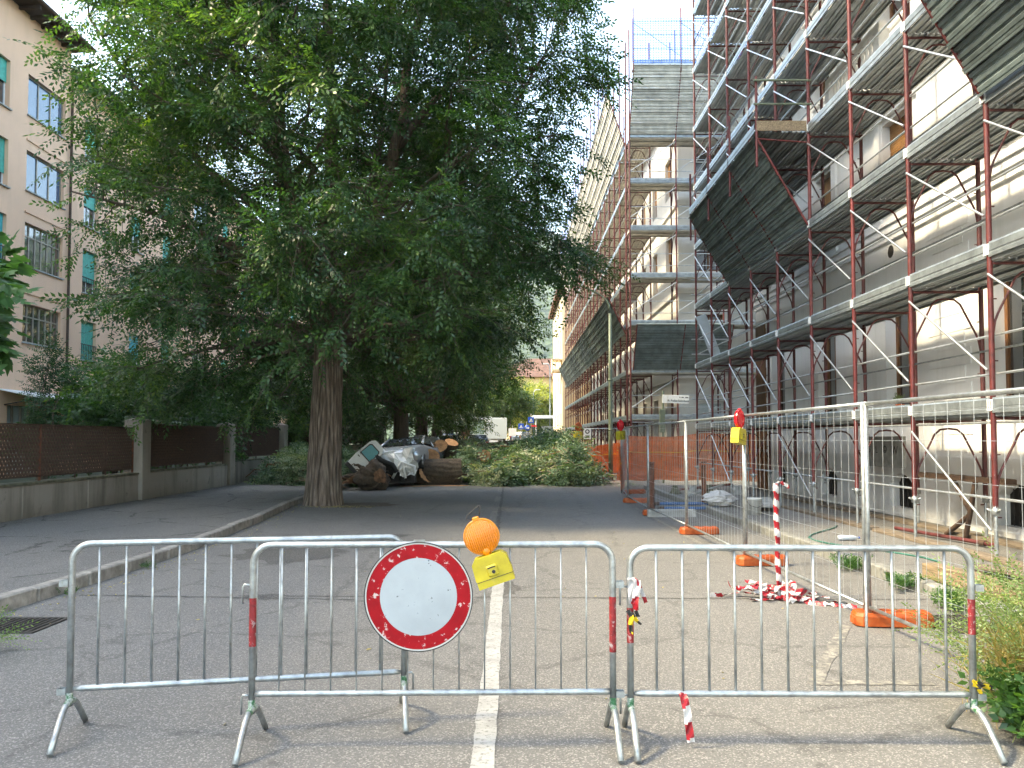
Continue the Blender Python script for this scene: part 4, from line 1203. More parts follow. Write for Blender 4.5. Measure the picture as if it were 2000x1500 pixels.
PROF = [(2.2, .0, .0), (2.9, 4.2, 3.0), (4.0, 5.0, 5.2), (6.0, 5.4, 6.5), (8.0, 5.6, 6.8), (10.5, 5.7, 6.8), (13.0, 5.9, 6.8), (16.0, 6.2, 6.2), (19.0, 4.2, 4.2), (21.5, 1.8, 1.8), (22.5, .3, .3)]
def prof(z):
    for (a, l, r_), (b, l2, r2) in zip(PROF, PROF[1:]):
        if a <= z <= b:
            t = (z - a) / (b - a); return l + (l2 - l) * t, r_ + (r2 - r_) * t
    return 0, 0
def crown(parent, cx, cy, proff, ztab, nclus, nspray, tmpl, mat, limbs_, crad, scale, tone_fn, name='crown', br=True, shell=.45, seed=1, keep=None, tw=True, flat_=.55):
    rr = random.Random(seed); rg = np.random.default_rng(seed)
    C = []
    tries = 0
    while len(C) < nclus and tries < nclus * 60:
        tries += 1
        z = rr.uniform(*ztab); l, r_ = proff(z)
        a = rr.uniform(0, 2 * math.pi); ca, sa = math.cos(a), math.sin(a)
        rad = (l if ca < 0 else r_) * abs(ca) + (l + r_) / 2 * (1 - abs(ca))
        if rr.random() > (rad / 8) ** 1.0 + .08: continue
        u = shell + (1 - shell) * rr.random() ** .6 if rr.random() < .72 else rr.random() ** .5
        p = Vector((cx + ca * rad * u, cy + sa * rad * u, z + rr.uniform(-.3, .3)))
        if keep and not keep(p, rr): continue
        if any((p - q[0]).length < crad * .62 for q in C): continue
        C.append((p, u))
    P = []; D = []; S = []; Tn = []
    mb = MB()
    for (c, u) in C:
        if limbs_ is not None:
            q, r0 = near_limb(limbs_, c)
            pl = bent(q, c, 6, rr.uniform(.0, .5), .22, rr)
            if br: mb.tube(pl, [min(r0 * .6, .055) * (1 - .85 * i / 6) + .006 for i in range(7)], 5, cap=False)
            out = (c - q)
        else:
            out = c - Vector((cx, cy, c.z)); pl = None
        out.z *= .4; out = out.normalized() if out.length > .01 else Vector((1, 0, 0))
        k = int(nspray * rr.uniform(.55, 1.35))
        tb = tone_fn(c, u, rr)
        # sub-twigs fanning from the cluster end
        nt_ = max(4, k // 9)
        for _ in range(nt_):
            dv = Vector((rr.gauss(0, 1), rr.gauss(0, 1), rr.gauss(0, .5) - .12)) * .85 + out * .7
            dv.normalize(); L = crad * rr.uniform(.6, 1.35)
            st = c - out * rr.uniform(0, crad * .5)
            en = st + dv * L; en.z -= L * L * .16
            if br and tw: mb.tube([st, st.lerp(en, .5) + Vector((0, 0, .05)), en], [.010, .007, .004], 3, cap=False, smooth=False)
            kk = max(3, k // nt_)
            for w in range(kk):
                t = rr.uniform(.12, 1.0); p = st.lerp(en, t); p.z += .05 - .1 * t
                sd_ = Vector((rr.gauss(0, .75), rr.gauss(0, .75), rr.gauss(0, .3) - .18)) + dv * .9
                P.append(p + Vector((rr.gauss(0, .08), rr.gauss(0, .08), rr.gauss(0, .07)))); D.append(sd_); S.append(scale * rr.uniform(.75, 1.2))
                Tn.append(tb + rr.gauss(0, .07))
    if br and mb.v: obj('branches', mb, TWIG if tw else BARK, parent)['kind'] = 'stuff'
    return foliage(name, mat, parent, np.array([tuple(p) for p in P]), np.array([tuple(d) for d in D]), np.array(S), tmpl, np.array(Tn))

def tone_elm(c, u, rr):
    return .36 + rr.gauss(0, .17) + (.18 if rr.random() < .18 else 0)
def keep_elm(p, rr):
    # hold the view to the street open under the right side, thin out the left fringe
    if p.x > TX + 1.6 and p.z < 2.7 + (p.x - TX - 1.6) * .70: return False
    if p.x < TX - 4.4 and rr.random() < .35: return False
    if abs(p.x - TX) < 1.0 and p.y < TY and p.z < 3.5: return False
    if TX + .3 < p.x and p.z < 4.1: return False
    return True
crown(ELM, TX, TY, prof, (2.5, 22.2), 560, 80, T_ELM, LEAF_MAIN, limbs, 1.2, 1.2, tone_elm, seed=5, keep=keep_elm)

# ---- more elms behind it in the row
def street_tree(x, y, h, rad, label, nclus, nspray, seed, low=2.3, scale=1.0, mat=LEAF_BACK, tmpl=T_FAR):
    z0 = g(y); T = thing('elm_tree', label, 'tree', (x, y, z0), 'elms in a row along the left kerb')
    m = MB(); rs = random.Random(seed)
    pl = [Vector((x + rs.uniform(-.1, .1) * k, y + rs.uniform(-.1, .1) * k, z0 + h * .16 * k - .05)) for k in range(6)]
    m.tube(pl, [.42, .33, .27, .2, .12, .05], 14); obj('trunk', m, BARK, T)
    L = [(pl, [.42, .33, .27, .2, .12, .05])]
    for k in range(5):
        a = rs.uniform(0, 6.28); st = pl[2 + k % 2]; en = st + Vector((math.cos(a) * rad * .6, math.sin(a) * rad * .6, h * .28))
        q = bent(st, en, 4, .2, .15, rs); L.append((q, [.13, .1, .08, .05, .03])); m = MB(); m.tube(q, [.13, .1, .08, .05, .03], 8); obj('limb', m, BARK, T)
    def pf(z):
        t = (z - z0) / h
        if t < .12 or t > 1: return 0, 0
        v = rad * (min(1, (t - .10) / .14) ** .5) * (1 - max(0, (t - .55) / .47) ** 2)
        return v, v
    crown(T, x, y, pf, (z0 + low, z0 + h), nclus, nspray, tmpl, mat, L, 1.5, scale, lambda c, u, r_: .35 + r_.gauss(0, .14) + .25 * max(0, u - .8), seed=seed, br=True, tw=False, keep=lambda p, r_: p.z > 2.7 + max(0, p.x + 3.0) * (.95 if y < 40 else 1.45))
    return T
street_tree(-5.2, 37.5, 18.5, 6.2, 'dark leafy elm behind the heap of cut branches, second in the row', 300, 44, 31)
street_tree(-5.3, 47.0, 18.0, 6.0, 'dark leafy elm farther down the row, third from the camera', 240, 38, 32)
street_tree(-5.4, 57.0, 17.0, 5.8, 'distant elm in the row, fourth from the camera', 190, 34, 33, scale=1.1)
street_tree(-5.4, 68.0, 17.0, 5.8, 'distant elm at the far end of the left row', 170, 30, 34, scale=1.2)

# ---- far trees at the end of the street
def bush(name, label, cat, c, rad, n, tmpl, mat, tone=.5, group=None, scale=1.0, trunk=True, seed=0, stem=TWIG):
    """rounded plant: stems from the base and leafy twigs through its volume; rad = (rx, ry, rz), c = centre"""
    rr = random.Random(seed); c = Vector(c); z0 = max(g(c.y), c.z - rad[2] - (1.0 if trunk else 0)) if trunk else c.z - rad[2]
    T = thing(name, label, cat, (c.x, c.y, g(c.y)), group)
    lobes = [(Vector((rr.gauss(0, .45) * rad[0], rr.gauss(0, .45) * rad[1], rr.uniform(-.5, .75) * rad[2])), rr.uniform(.35, .6)) for _ in range(9)]
    P = []; D = []; S = []; Tn = []; m = MB()
    base = Vector((c.x, c.y, g(c.y) - .02))
    for (l, s) in lobes:
        if trunk:
            e = c + l * .8; m.tube(bent(base + Vector((rr.uniform(-.1, .1), rr.uniform(-.1, .1), 0)), e, 4, 0, .2, rr), [.05, .04, .03, .02, .012] if rad[2] < 3 else [.16, .12, .09, .06, .03], 6)
        tl = rr.gauss(0, .12)
        for _ in range(n // 9):
            v = Vector((rr.gauss(0, 1), rr.gauss(0, 1), rr.gauss(0, 1))).normalized() * (rr.random() ** .45)
            p = c + l + Vector((v.x * rad[0], v.y * rad[1], v.z * rad[2])) * s
            if p.z < base.z + .03: p.z = base.z + .03 + rr.random() * .2
            P.append(tuple(p)); d = (p - c); d = Vector((d.x / rad[0], d.y / rad[1], d.z / rad[2] * .6)) + Vector((rr.gauss(0, .5), rr.gauss(0, .5), rr.gauss(0, .3) - .1)); D.append(tuple(d))
            S.append(scale * rr.uniform(.7, 1.2)); Tn.append(tone + tl + rr.gauss(0, .1))
    if trunk: obj('stems', m, stem, T)
    foliage('foliage', mat, T, np.array(P), np.array(D), np.array(S), tmpl, np.array(Tn))
    return T
bush('round_tree', 'sunlit yellowish tree in front of the yellow house', 'tree', (3.6, 118, 5.2), (4.0, 4.2, 3.9), 3600, T_FAR, LEAF_SUN, .55, scale=2.2, seed=3, stem=BARK)
bush('round_tree', 'olive green tree left of the far street lamp', 'tree', (-1.6, 105, 5.6), (3.6, 4, 3.6), 2600, T_FAR, LEAF_BACK, .75, scale=2.0, seed=4, stem=BARK)
bush('round_tree', 'dark tree against the cream building at the far right', 'tree', (7.6, 122, 3.8), (2.4, 2.6, 3.0), 2000, T_FAR, LEAF_BACK, .7, scale=2.0, seed=8, stem=BARK)
# ---- garden plants behind the wall
hedge = [(-11.8, 23.5, 2.3, 2.0, 2.6, 1.6), (-12.2, 27.5, 2.4, 2.2, 2.5, 1.8), (-11.6, 31.5, 2.5, 2.0, 2.6, 1.9), (-12.0, 36, 2.9, 2.2, 3.0, 2.3), (-11.4, 41.5, 3.0, 2.2, 3.2, 2.4), (-11.5, 48, 3.2, 2.4, 3.6, 2.6), (-11.6, 55, 3.4, 2.4, 3.6, 2.6)]
hl = ['low shrub just left of the first concrete pillar', 'glossy shrub spilling over the fence right of the first pillar', 'shrub over the fence between the second and third pillars',
      'dense shrub behind the third pillar', 'tall dark shrub behind the standing elm trunk', 'tall shrub behind the wrecked van', 'tall shrub at the far end of the garden wall']
for i, (x, y, z, rx, ry, rz) in enumerate(hedge):
    bush('garden_shrub', hl[i], 'shrub', (x, y, z), (rx, ry, rz), 2300, T_HEDGE, LEAF_HEDGE, .45, 'shrubs behind the garden wall', 1.45, seed=50 + i)
# slim upright bush by the entrance canopy
bush('upright_bush', 'slim upright evergreen bush in front of the entrance canopy', 'bush', (-13.2, 22.4, 2.6), (.75, .75, 2.0), 1400, T_HEDGE, LEAF_HEDGE, .2, None, .8, seed=71)
# ivy-like growth over the third panel
bush('creeper', 'creeper hanging over the fence beside the third pillar', 'creeper', (-9.35, 34.5, 1.5), (.35, 1.6, .95), 900, T_HEDGE, LEAF_HEDGE, .4, None, 1.0, seed=72)
# fig tree at the left edge
def fig_leaf(seed):
    """lobed leaf as a fan of quads"""
    rr = np.random.default_rng(seed); out = []
    for L in range(3):
        b = np.array([.12 * L, 0, -.04 * L]); az = rr.uniform(-1.3, 1.3)
        for lob, ln in ((-1.05, .13), (-.5, .19), (0, .23), (.5, .19), (1.05, .13)):
            a = az + lob; d = np.array([math.cos(a), math.sin(a), -.35]); s = np.array([-math.sin(a), math.cos(a), 0.0]) * .042
            out.append([b, b + d * ln * .6 + s, b + d * ln, b + d * ln * .6 - s])
    return np.array(out)
T_FIG = [fig_leaf(s) for s in range(5)]
bush('fig_tree', 'fig tree with large lobed leaves at the left edge, above the lattice fence', 'tree', (-11.0, 14.6, 3.9), (2.3, 2.2, 2.1), 800, T_FIG, LEAF_FIG, .5, None, 1.25, seed=73)
# ------------------------------------------------------------------ crowd barriers
def arc(c, r, a0, a1, n, plane=None):
    return [(c[0] + r * math.cos(a0 + (a1 - a0) * i / n), 0, c[1] + r * math.sin(a0 + (a1 - a0) * i / n)) for i in range(n + 1)]

def barrier(label, A, B, H, nbars, rb, low, hooks_left=True, red=(), green=True, spread=.27, first=None):
    """crowd barrier from A to B (ground points); built along local x, then turned into place"""
    A = Vector((A[0], A[1], 0)); B = Vector((B[0], B[1], 0)); d = B - A; L = d.length
    Mx = Matrix.Translation(A) @ Matrix.Rotation(math.atan2(d.y, d.x), 4, 'Z')
    T = thing('crowd_barrier', label, 'barrier', A, 'galvanised crowd barriers across the road')
    def add(name, mb, mat, par=T): mb.xf(Mx); return obj(name, mb, mat, par)
    r = .0185; cr = .10
    zf = .20
    pts = [(0, 0, zf - .02), (0, 0, H - cr - .1)] + arc((cr, H - cr), cr, math.pi, math.pi / 2, 8) + [(L * .35, 0, H + .001), (L * .65, 0, H - .001)] + arc((L - cr, H - cr), cr, math.pi / 2, 0, 8) + [(L, 0, H - cr - .1), (L, 0, zf - .02)]
    m = MB(); m.tube(pts, r, 14); add('frame', m, GALV)
    m = MB(); m.tube([(.018, 0, low), (.06, 0, low), (L - .06, 0, low), (L - .018, 0, low)], [.010, r * .95, r * .95, .010] if rb > .007 else r * .9, 14); add('bottom_rail', m, GALV)
    f0 = first or (L / (nbars + 1)); step = (L - 2 * f0) / (nbars - 1)
    for k in range(nbars):
        x = f0 + step * k
        m = MB(); m.tube([(x, 0, low + r * .6), (x, 0, H - r * .6)], rb, 8); add('bar', m, GALV)
    for x in (0, L):
        m = MB()
        s = spread
        path = [(x, -s, .012), (x, -s * .72, .09), (x, -s * .42, .165), (x, -s * .22, .195), (x, 0, .205), (x, s * .22, .195), (x, s * .42, .165), (x, s * .72, .09), (x, s, .012)]
        m.tube(path, .0175, 12); ft = add('foot', m, GALV)
        if green:
            m = MB(); m.tube([path[3], path[4], path[5]], .0181, 12, cap=False); m.tube([(x, 0, .20), (x, 0, .255)], .0192, 12, cap=False); add('green_paint', m, SPRAY_G, ft)
    # hooks and eyes
    hx, ex = (0, L) if hooks_left else (L, 0)
    sgn = -1 if hx == 0 else 1
    for z in (H * .80, low - .01):
        m = MB(); m.tube([(hx + sgn * .012, 0, z), (hx + sgn * .045, 0, z + .004), (hx + sgn * .055, 0, z - .01), (hx + sgn * .055, 0, z - .10)], .006, 8); add('hook', m, GALV)
        m = MB(); q = -sgn
        m.box(*sorted((ex + q * .015, ex + q * .06)), -.020, -.016, z - .018, z + .016); m.box(*sorted((ex + q * .015, ex + q * .06)), .016, .020, z - .018, z + .016); m.box(*sorted((ex + q * .056, ex + q * .060)), -.016, .016, z - .018, z + .016)
        add('eye', m, GALV)
    for (x, z0, z1) in red:
        m = MB(); m.tube([(x, 0, z0), (x, 0, (z0 + z1) / 2), (x, 0, z1)], r + .0007, 14, cap=False); add('red_paint', m, SPRAY_R)
    return Mx, L

MxA, LA = barrier('rear crowd barrier on the left, partly hidden behind the round sign', (-2.46, 4.50), (-.645, 4.83), 1.075, 12, .0075, .275, hooks_left=False)
MxB, LB_ = barrier('middle crowd barrier carrying the round sign and the amber lamp', (-1.408, 4.38), (.552, 4.42), 1.085, 13, .0045, .285, red=((0, .54, .80), (1.96, .50, .80)), first=.145)
MxC, LC = barrier('right hand crowd barrier with scraps of red and white tape', (.648, 4.42), (2.508, 4.40), 1.065, 12, .0078, .275, hooks_left=True, red=((1.86, .60, .79), (0, .55, .74)))

def place(mb, M_): return mb.xf(M_)

# ---- round prohibition sign
SX, SY, SZ = -.503, 4.335, .815
RS = thing('round_sign', 'round no-vehicles sign, red ring round white, hung on the middle barrier', 'sign', (SX, SY, SZ - .29))
def disc(name, r0, r1, y0, y1, mat, par=RS, n=72, wob=0):
    m = MB(); prof_ = [(r0, y0), (r1, y0), (r1, y1), (r0, y1)] if r0 > 0 else [(0, y0), (r1, y0), (r1, y1), (0, y1)]
    m.lathe(prof_, n, 'y', (SX, SY, SZ), smooth=False); return obj(name, m, mat, par)
disc('back_plate', 0, .2925, .0, .012, GALV)
disc('rim', .2885, .2935, -.006, -.0002, BLACK)
disc('white_border', .2805, .2883, -.003, -.0003, OFFWHITE)
disc('red_ring', .2075, .2803, -.0035, -.0004, RED)
disc('white_face', 0, .2073, -.0033, -.0005, SIGNWHITE)
m = MB(); m.box(SX - .03, SX + .03, SY + .013, SY + .04, SZ - .12, SZ + .30); obj('hanger', m, GALV, RS)

# ---- amber warning lamp on its yellow battery box, leaning
def warning_lamp(label, c, tilt, lens, rim, box_s=1.0, rot=0.0, s=1.0, name='warning_lamp', handle=True, lens_r=.098):
    T = thing(name, label, 'warning lamp', c)
    Mx = Matrix.Translation(Vector(c)) @ Matrix.Rotation(rot, 4, 'Z') @ Matrix.Rotation(tilt, 4, 'Y') @ Matrix.Scale(s, 4)
    m = MB()    # box: bevelled, slightly narrowing towards the top
    P = [(-.100, -.135), (.100, -.135), (.100, -.09), (.103, -.088), (.098, .0), (.072, .028), (-.072, .028), (-.098, .0), (-.103, -.088), (-.100, -.09)]
    m.prism(P, 'y', -.045, .045); bx = obj('battery_box', m.xf(Mx), YELLOW, T)
    m = MB(); m.box(-.101, .101, -.0465, -.0455, -.098, -.095); obj('seam', m.xf(Mx), BLACK, bx)
    m = MB(); m.bbox(-.03, .03, -.030, .03, 0, .010, .006); m.v = [(x, -.0452 - z, y - .055) for x, y, z in m.v]; obj('lock_plate', m.xf(Mx), YELLOW, bx)
    m = MB(); m.lathe([(0, -.0572), (.010, -.0572)], 14, 'y', (.005, 0, -.062)); obj('lock_hole', m.xf(Mx), BLACKTXT, bx)
    m = MB(); m.box(-.022, .022, -.0572, -.0562, -.040, -.034); obj('slot', m.xf(Mx), BLACKTXT, bx)
    m = MB(); m.lathe([(.022, .026), (.022, .05)], 14, 'z'); obj('neck', m.xf(Mx), rim, T)
    R0 = lens_r; zc = .028 + R0 + .004
    m = MB(); m.lathe([(R0, -.012), (R0, .012), (R0 - .008, .02), (R0 - .008, -.02), (R0, -.012)], 48, 'y', (0, 0, zc)); obj('lens_rim', m.xf(Mx), rim, T)
    m = MB(); k = 14
    for sgn in (-1, 1):   # domed fresnel lens with fine vertical flutes
        vs_ = []; na, nr = 72, 14; RL = R0 - .009
        for j in range(na + 1):
            x = RL * (2 * j / na - 1); hz = math.sqrt(max(0, RL * RL - x * x))
            for i in range(nr + 1):
                z = hz * (2 * i / nr - 1)
                y = .018 + .022 * (1 - (x * x + z * z) / (R0 * R0)) + .0026 * math.sin(x * 560)
                vs_.append((x, sgn * y, z + zc))
        m.add(vs_, [(j * (nr + 1) + i, j * (nr + 1) + i + 1, (j + 1) * (nr + 1) + i + 1, (j + 1) * (nr + 1) + i) for j in range(na) for i in range(nr)], 0, True)
    obj('lens', m.xf(Mx), lens, T)
    m = MB(); m.lathe([(.0, -.034), (.017, -.034), (.02, -.028)], 16, 'y', (.0, 0, zc - R0 + .015)); obj('screw_boss', m.xf(Mx), rim, T)
    m = MB(); m.bbox(-.018, .018, -.016, .016, zc + R0 - .006, zc + R0 + .012, .004); obj('handle_mount', m.xf(Mx), rim, T)
    if handle:
        z = zc + R0
        m = MB(); m.tube([(-.02, 0, z + .004), (-.05, 0, z + .014), (-.042, 0, z + .030), (.035, 0, z + .066), (.046, 0, z + .060), (.022, 0, z + .006)], .0026, 6); obj('wire_handle', m.xf(Mx), IRON, T)
    return T
warning_lamp('amber warning lamp on a yellow battery box, leaning on the middle barrier', (-.122, 4.335, 1.015), R(-19), AMBER, AMBER_R)

# ---- scraps of barrier tape
def ribbon(pts, w, normal_twist=0.0, stripe=.09, n=None, mats=(0, 1), skew=.5):
    """tape strip with slanted stripes cut as separate faces"""
    P = [Vector(p) for p in pts]; m = MB()
    Ls = [0]
    for a, b in zip(P, P[1:]): Ls.append(Ls[-1] + (b - a).length)
    tot = Ls[-1]; n = n or max(4, int(tot / .012))
    def at(t):
        s = t * tot
        for i in range(len(P) - 1):
            if s <= Ls[i + 1] or i == len(P) - 2:
                u = (s - Ls[i]) / max(1e-6, Ls[i + 1] - Ls[i]); return P[i].lerp(P[i + 1], min(1, max(0, u))), (P[i + 1] - P[i]).normalized()
    side0 = Vector((1, 0, 0)); rows = 5; vs_ = []
    for i in range(n + 1):
        p, d = at(i / n); tw = normal_twist * i / n
        s = side0 - d * side0.dot(d)
        if s.length < .2: s = Vector((0, 1, 0)) - d * d.y
        s.normalize(); nn = d.cross(s); s = s * math.cos(tw) + nn * math.sin(tw)
        for k in range(rows + 1): vs_.append(p + s * w * (k / rows - .5) + nn * .006 * math.sin(i * .9 + k))
    b = len(m.v); m.v.extend([tuple(v) for v in vs_])
    for i in range(n):
        for k in range(rows):
            s = (i + .5) / n * tot + skew * w * (k / rows)
            m.f.append((b + i * (rows + 1) + k, b + i * (rows + 1) + k + 1, b + (i + 1) * (rows + 1) + k + 1, b + (i + 1) * (rows + 1) + k))
            m.m.append(mats[int(s / stripe) % 2]); m.sm.append(False)
    return m
def tape_thing(label, ribbons, mats):
    T = thing('tape_scrap', label, 'tape', ribbons[0][0][0], 'scraps of barrier tape')
    for i, (pts, w, tw, st) in enumerate(ribbons):
        obj('tape_strip', ribbon(pts, w, tw, st), list(mats), T)
x0 = .648; yb = 4.375
tape_thing('crumpled red and white tape knotted to the left post of the right barrier', [
    ([(x0 - .02, yb, .905), (x0 + .02, yb - .01, .90), (x0 + .045, yb - .015, .86), (x0 + .07, yb - .01, .80), (x0 + .078, yb - .005, .775)], .022, .5, .05),
    ([(x0 + .03, yb - .012, .90), (x0 + .025, yb - .02, .84), (x0 + .015, yb - .025, .78), (x0 + .022, yb - .02, .74)], .04, .9, .10),
    ([(x0 - .005, yb, .91), (x0 - .005, yb - .005, .84), (x0 + .0, yb - .01, .77)], .030, .3, .14)], (TAPE_W, TAPE_R))
tape_thing('black and yellow tape tied below the knot on the left post of the right barrier', [
    ([(x0 - .02, yb, .735), (x0 + .0, yb - .012, .70), (x0 - .008, yb - .012, .65), (x0 - .002, yb - .008, .61)], .026, 1.0, .045),
    ([(x0 + .0, yb - .005, .72), (x0 + .025, yb - .012, .68), (x0 + .05, yb - .01, .66)], .022, .8, .03),
    ([(x0 + .02, yb - .01, .735), (x0 + .036, yb - .01, .70)], .02, .3, .05)], (BLACK, TAPE_Y))
tape_thing('short red and white tape end dangling from the bottom rail of the right barrier', [
    ([(.925, 4.40, .285), (.930, 4.378, .262), (.945, 4.372, .20), (.952, 4.37, .12), (.965, 4.37, .03)], .042, .35, .085)], (TAPE_R, TAPE_W))
tape_thing('black and yellow tape round the right post of the right barrier', [
    ([(2.488, 4.372, .345), (2.53, 4.37, .335), (2.565, 4.372, .325), (2.60, 4.375, .315)], .034, .5, .035),
    ([(2.49, 4.37, .36), (2.515, 4.366, .32), (2.535, 4.37, .29)], .02, .4, .03)], (TAPE_Y, BLACK))

# ---- pole wound with tape and the heap of tape at its foot
PX, PY = 2.77, 8.42
TP = thing('taped_pole', 'upright pole wound in red and white tape, standing behind the right barrier', 'pole', (PX, PY, 0))
m = MB(); n, na = 90, 16; vs_ = []
for i in range(n + 1):
    z = .0 + 1.2 * i / n
    for k in range(na):
        a = 2 * math.pi * k / na; r = .026 + .006 * math.sin(a * 3 + z * 14) + .004 * math.sin(z * 40); vs_.append((PX + r * math.cos(a) + .02 * (1.2 - z) - .06 * 0, PY + r * math.sin(a), z))
b = 0; m.v = vs_
for i in range(n):
    for k in range(na):
        m.f.append((i * na + k, i * na + (k + 1) % na, (i + 1) * na + (k + 1) % na, (i + 1) * na + k))
        t = i / n * 1.2 / .155 + k / na * .55
        m.m.append(int(t * 2) % 2); m.sm.append(True)
obj('tape_wrap', m, [TAPE_R, TAPE_W], TP)
obj('tape_end', ribbon([(PX, PY, 1.195), (PX + .05, PY - .01, 1.215), (PX + .12, PY - .02, 1.17), (PX + .13, PY - .02, 1.15)], .035, .6, .05), [TAPE_W, TAPE_R], TP)
hp = thing('tape_heap', 'tangled heap of red and white tape on the road round the wound pole', 'tape', (PX, PY, 0))
rr = random.Random(12)
for k in range(22):
    a = rr.uniform(0, 6.28); L = rr.uniform(.15, .5) * (1.6 if k % 5 == 0 else 1)
    p = Vector((PX + .05 + rr.gauss(0, .12), PY - .06 + rr.gauss(0, .10), .02 + rr.random() * .05)); q = []
    for i in range(6):
        q.append(p.copy()); a += rr.gauss(0, .55); p = p + Vector((math.cos(a) * L / 5 * 1.2, math.sin(a) * L / 5 * .9, rr.uniform(-.05, .06))); p.z = min(.13, max(.012, p.z))
    obj('tape_strip', ribbon(q, .055, rr.uniform(-2, 2), .075), [TAPE_R, TAPE_W], hp)
obj('tape_strip', ribbon([(PX - .1, PY, .03), (PX - .35, PY + .1, .05), (PX - .55, PY + .06, .02), (PX - .70, PY + .1, .02)], .05, 1.5, .08), [TAPE_R, TAPE_W], hp)
obj('tape_strip', ribbon([(PX + .2, PY - .2, .02), (PX + .45, PY - .42, .02), (PX + .62, PY - .5, .015)], .05, .8, .08), [TAPE_R, TAPE_W], hp)

# ------------------------------------------------------------------ mesh site fence
def fence_block(label, c, rot=0.0):
    T = thing('orange_ballast', label, 'fence foot', c, 'orange feet of the site fence')
    Mx = Matrix.Translation(Vector(c)) @ Matrix.Rotation(rot, 4, 'Z')
    m = MB(); L, W, H = .66, .23, .125
    P = [(-L / 2, -W / 2 + .05), (-L / 2 + .05, -W / 2), (L / 2 - .07, -W / 2), (L / 2, -W / 2 + .04), (L / 2, W / 2 - .04), (L / 2 - .07, W / 2), (-L / 2 + .05, W / 2), (-L / 2, W / 2 - .05)]
    n = 8; ring = lambda s, z: [(x * s + (0), y * (s if s == 1 else s - .04), z) for x, y in P]
    vs_ = ring(1, .012) + ring(1, H - .03) + ring(.955, H)
    m.add(vs_, [tuple(range(7, -1, -1)), tuple(range(16, 24))] + [(k * 8 + i, k * 8 + (i + 1) % 8, k * 8 + 8 + (i + 1) % 8, k * 8 + 8 + i) for k in range(2) for i in range(8)])
    obj('block', m.xf(Mx), ORANGE, T)
    m = MB()
    for x in (-.2, -.04, .12, .26): m.bbox(x - .045, x + .045, -.07, .07, H - .002, H + .012, .008)
    obj('tube_sockets', m.xf(Mx), ORANGE, T)
    m = MB(); m.bbox(-L / 2 - .012, -L / 2 + .02, -.06, .06, .02, .085, .008); m.bbox(L / 2 - .02, L / 2 + .012, -.06, .06, .02, .085, .008); obj('grips', m.xf(Mx), ORANGE, T)
    m = MB(); m.box(-.24, -.14, -.1, .1, 0, .0118); m.box(.14, .24, -.1, .1, 0, .0118); obj('rubber_pads', m.xf(Mx), BLACK, T)
    return T

def fence_panel(label, A, B, zb=0.0, H=2.0, wire=GALV_R, vs_step=.15):
    A = Vector((A[0], A[1], zb)); B = Vector((B[0], B[1], zb)); d = B - A; L = d.length
    Mx = Matrix.Translation(A) @ Matrix.Rotation(math.atan2(d.y, d.x), 4, 'Z')
    T = thing('site_fence', label, 'fence panel', A, 'wire mesh site fence panels')
    r = .0205
    for x in (0.022, L - .022):
        m = MB(); m.tube([(x, 0, .02), (x, 0, H)], r, 12); obj('post', m.xf(Mx), GALV, T)
    m = MB(); m.tube([(.04, 0, H - .022), (L - .04, 0, H - .022)], r * .95, 12); obj('top_rail', m.xf(Mx), GALV, T)
    m = MB(); m.tube([(.04, 0, .17), (L - .04, 0, .17)], r * .8, 10); obj('bottom_rail', m.xf(Mx), GALV, T)
    m = MB(); nv = int(L / vs_step)
    for i in range(1, nv):
        x = L * i / nv; m.tube([(x, .004, .17), (x, .004, H - .03)], .0018, 4, cap=False, smooth=False)
    for z in (.45, .75, 1.05, 1.35, 1.65, 1.88):
        m.tube([(.04, -.004, z), (L - .04, -.004, z)], .0018, 4, cap=False, smooth=False)
    o = obj('wire_mesh', m.xf(Mx), wire, T); o['kind'] = 'stuff'
    return T
FX = [(3.36, 3.75), (3.17, 7.2), (3.08, 10.62), (3.06, 14.08), (2.98, 17.55), (3.03, 21.0)]
names = ['nearest wire mesh fence panel, running out of the picture on the right', 'wire mesh fence panel beside the pole wound in tape', 'wire mesh fence panel in front of the white bucket',
         'wire mesh fence panel beside the rusty posts and blue tubes', 'wire mesh fence panel before the side street, farthest along the kerb']
for i in range(5):
    fence_panel(names[i], FX[i], (FX[i + 1][0] + .0, FX[i + 1][1] - .02))
feet_l = ['nearest orange fence foot, under the tall post behind the right barrier', 'orange fence foot left of the taped pole', 'orange fence foot on the road, third from the camera',
          'orange fence foot beside the loose white kerbstone', 'far orange fence foot at the corner of the fence line']
for i, (x, y) in enumerate(FX[1:]):
    fence_block(feet_l[i], (x + .22, y + .0, 0), R((-6, 3, 2, 4, -8)[i]))
# panels closing the far side, in front of the corner scaffold
fence_panel('wire mesh fence panel hung with orange netting beside the heap of branches', (2.75, 32.3), (4.75, 32.3), g(32.3) + .02)
fence_panel('wire mesh fence panel turning off towards the side street', (3.05, 21.05), (3.35, 24.5), 0)
fence_panel('wire mesh fence panel along the mouth of the side street', (3.35, 24.55), (4.7, 32.2), .05)
fence_block('orange fence foot standing at the kerb of the side street', (3.75, 24.5, 0.0), .3)

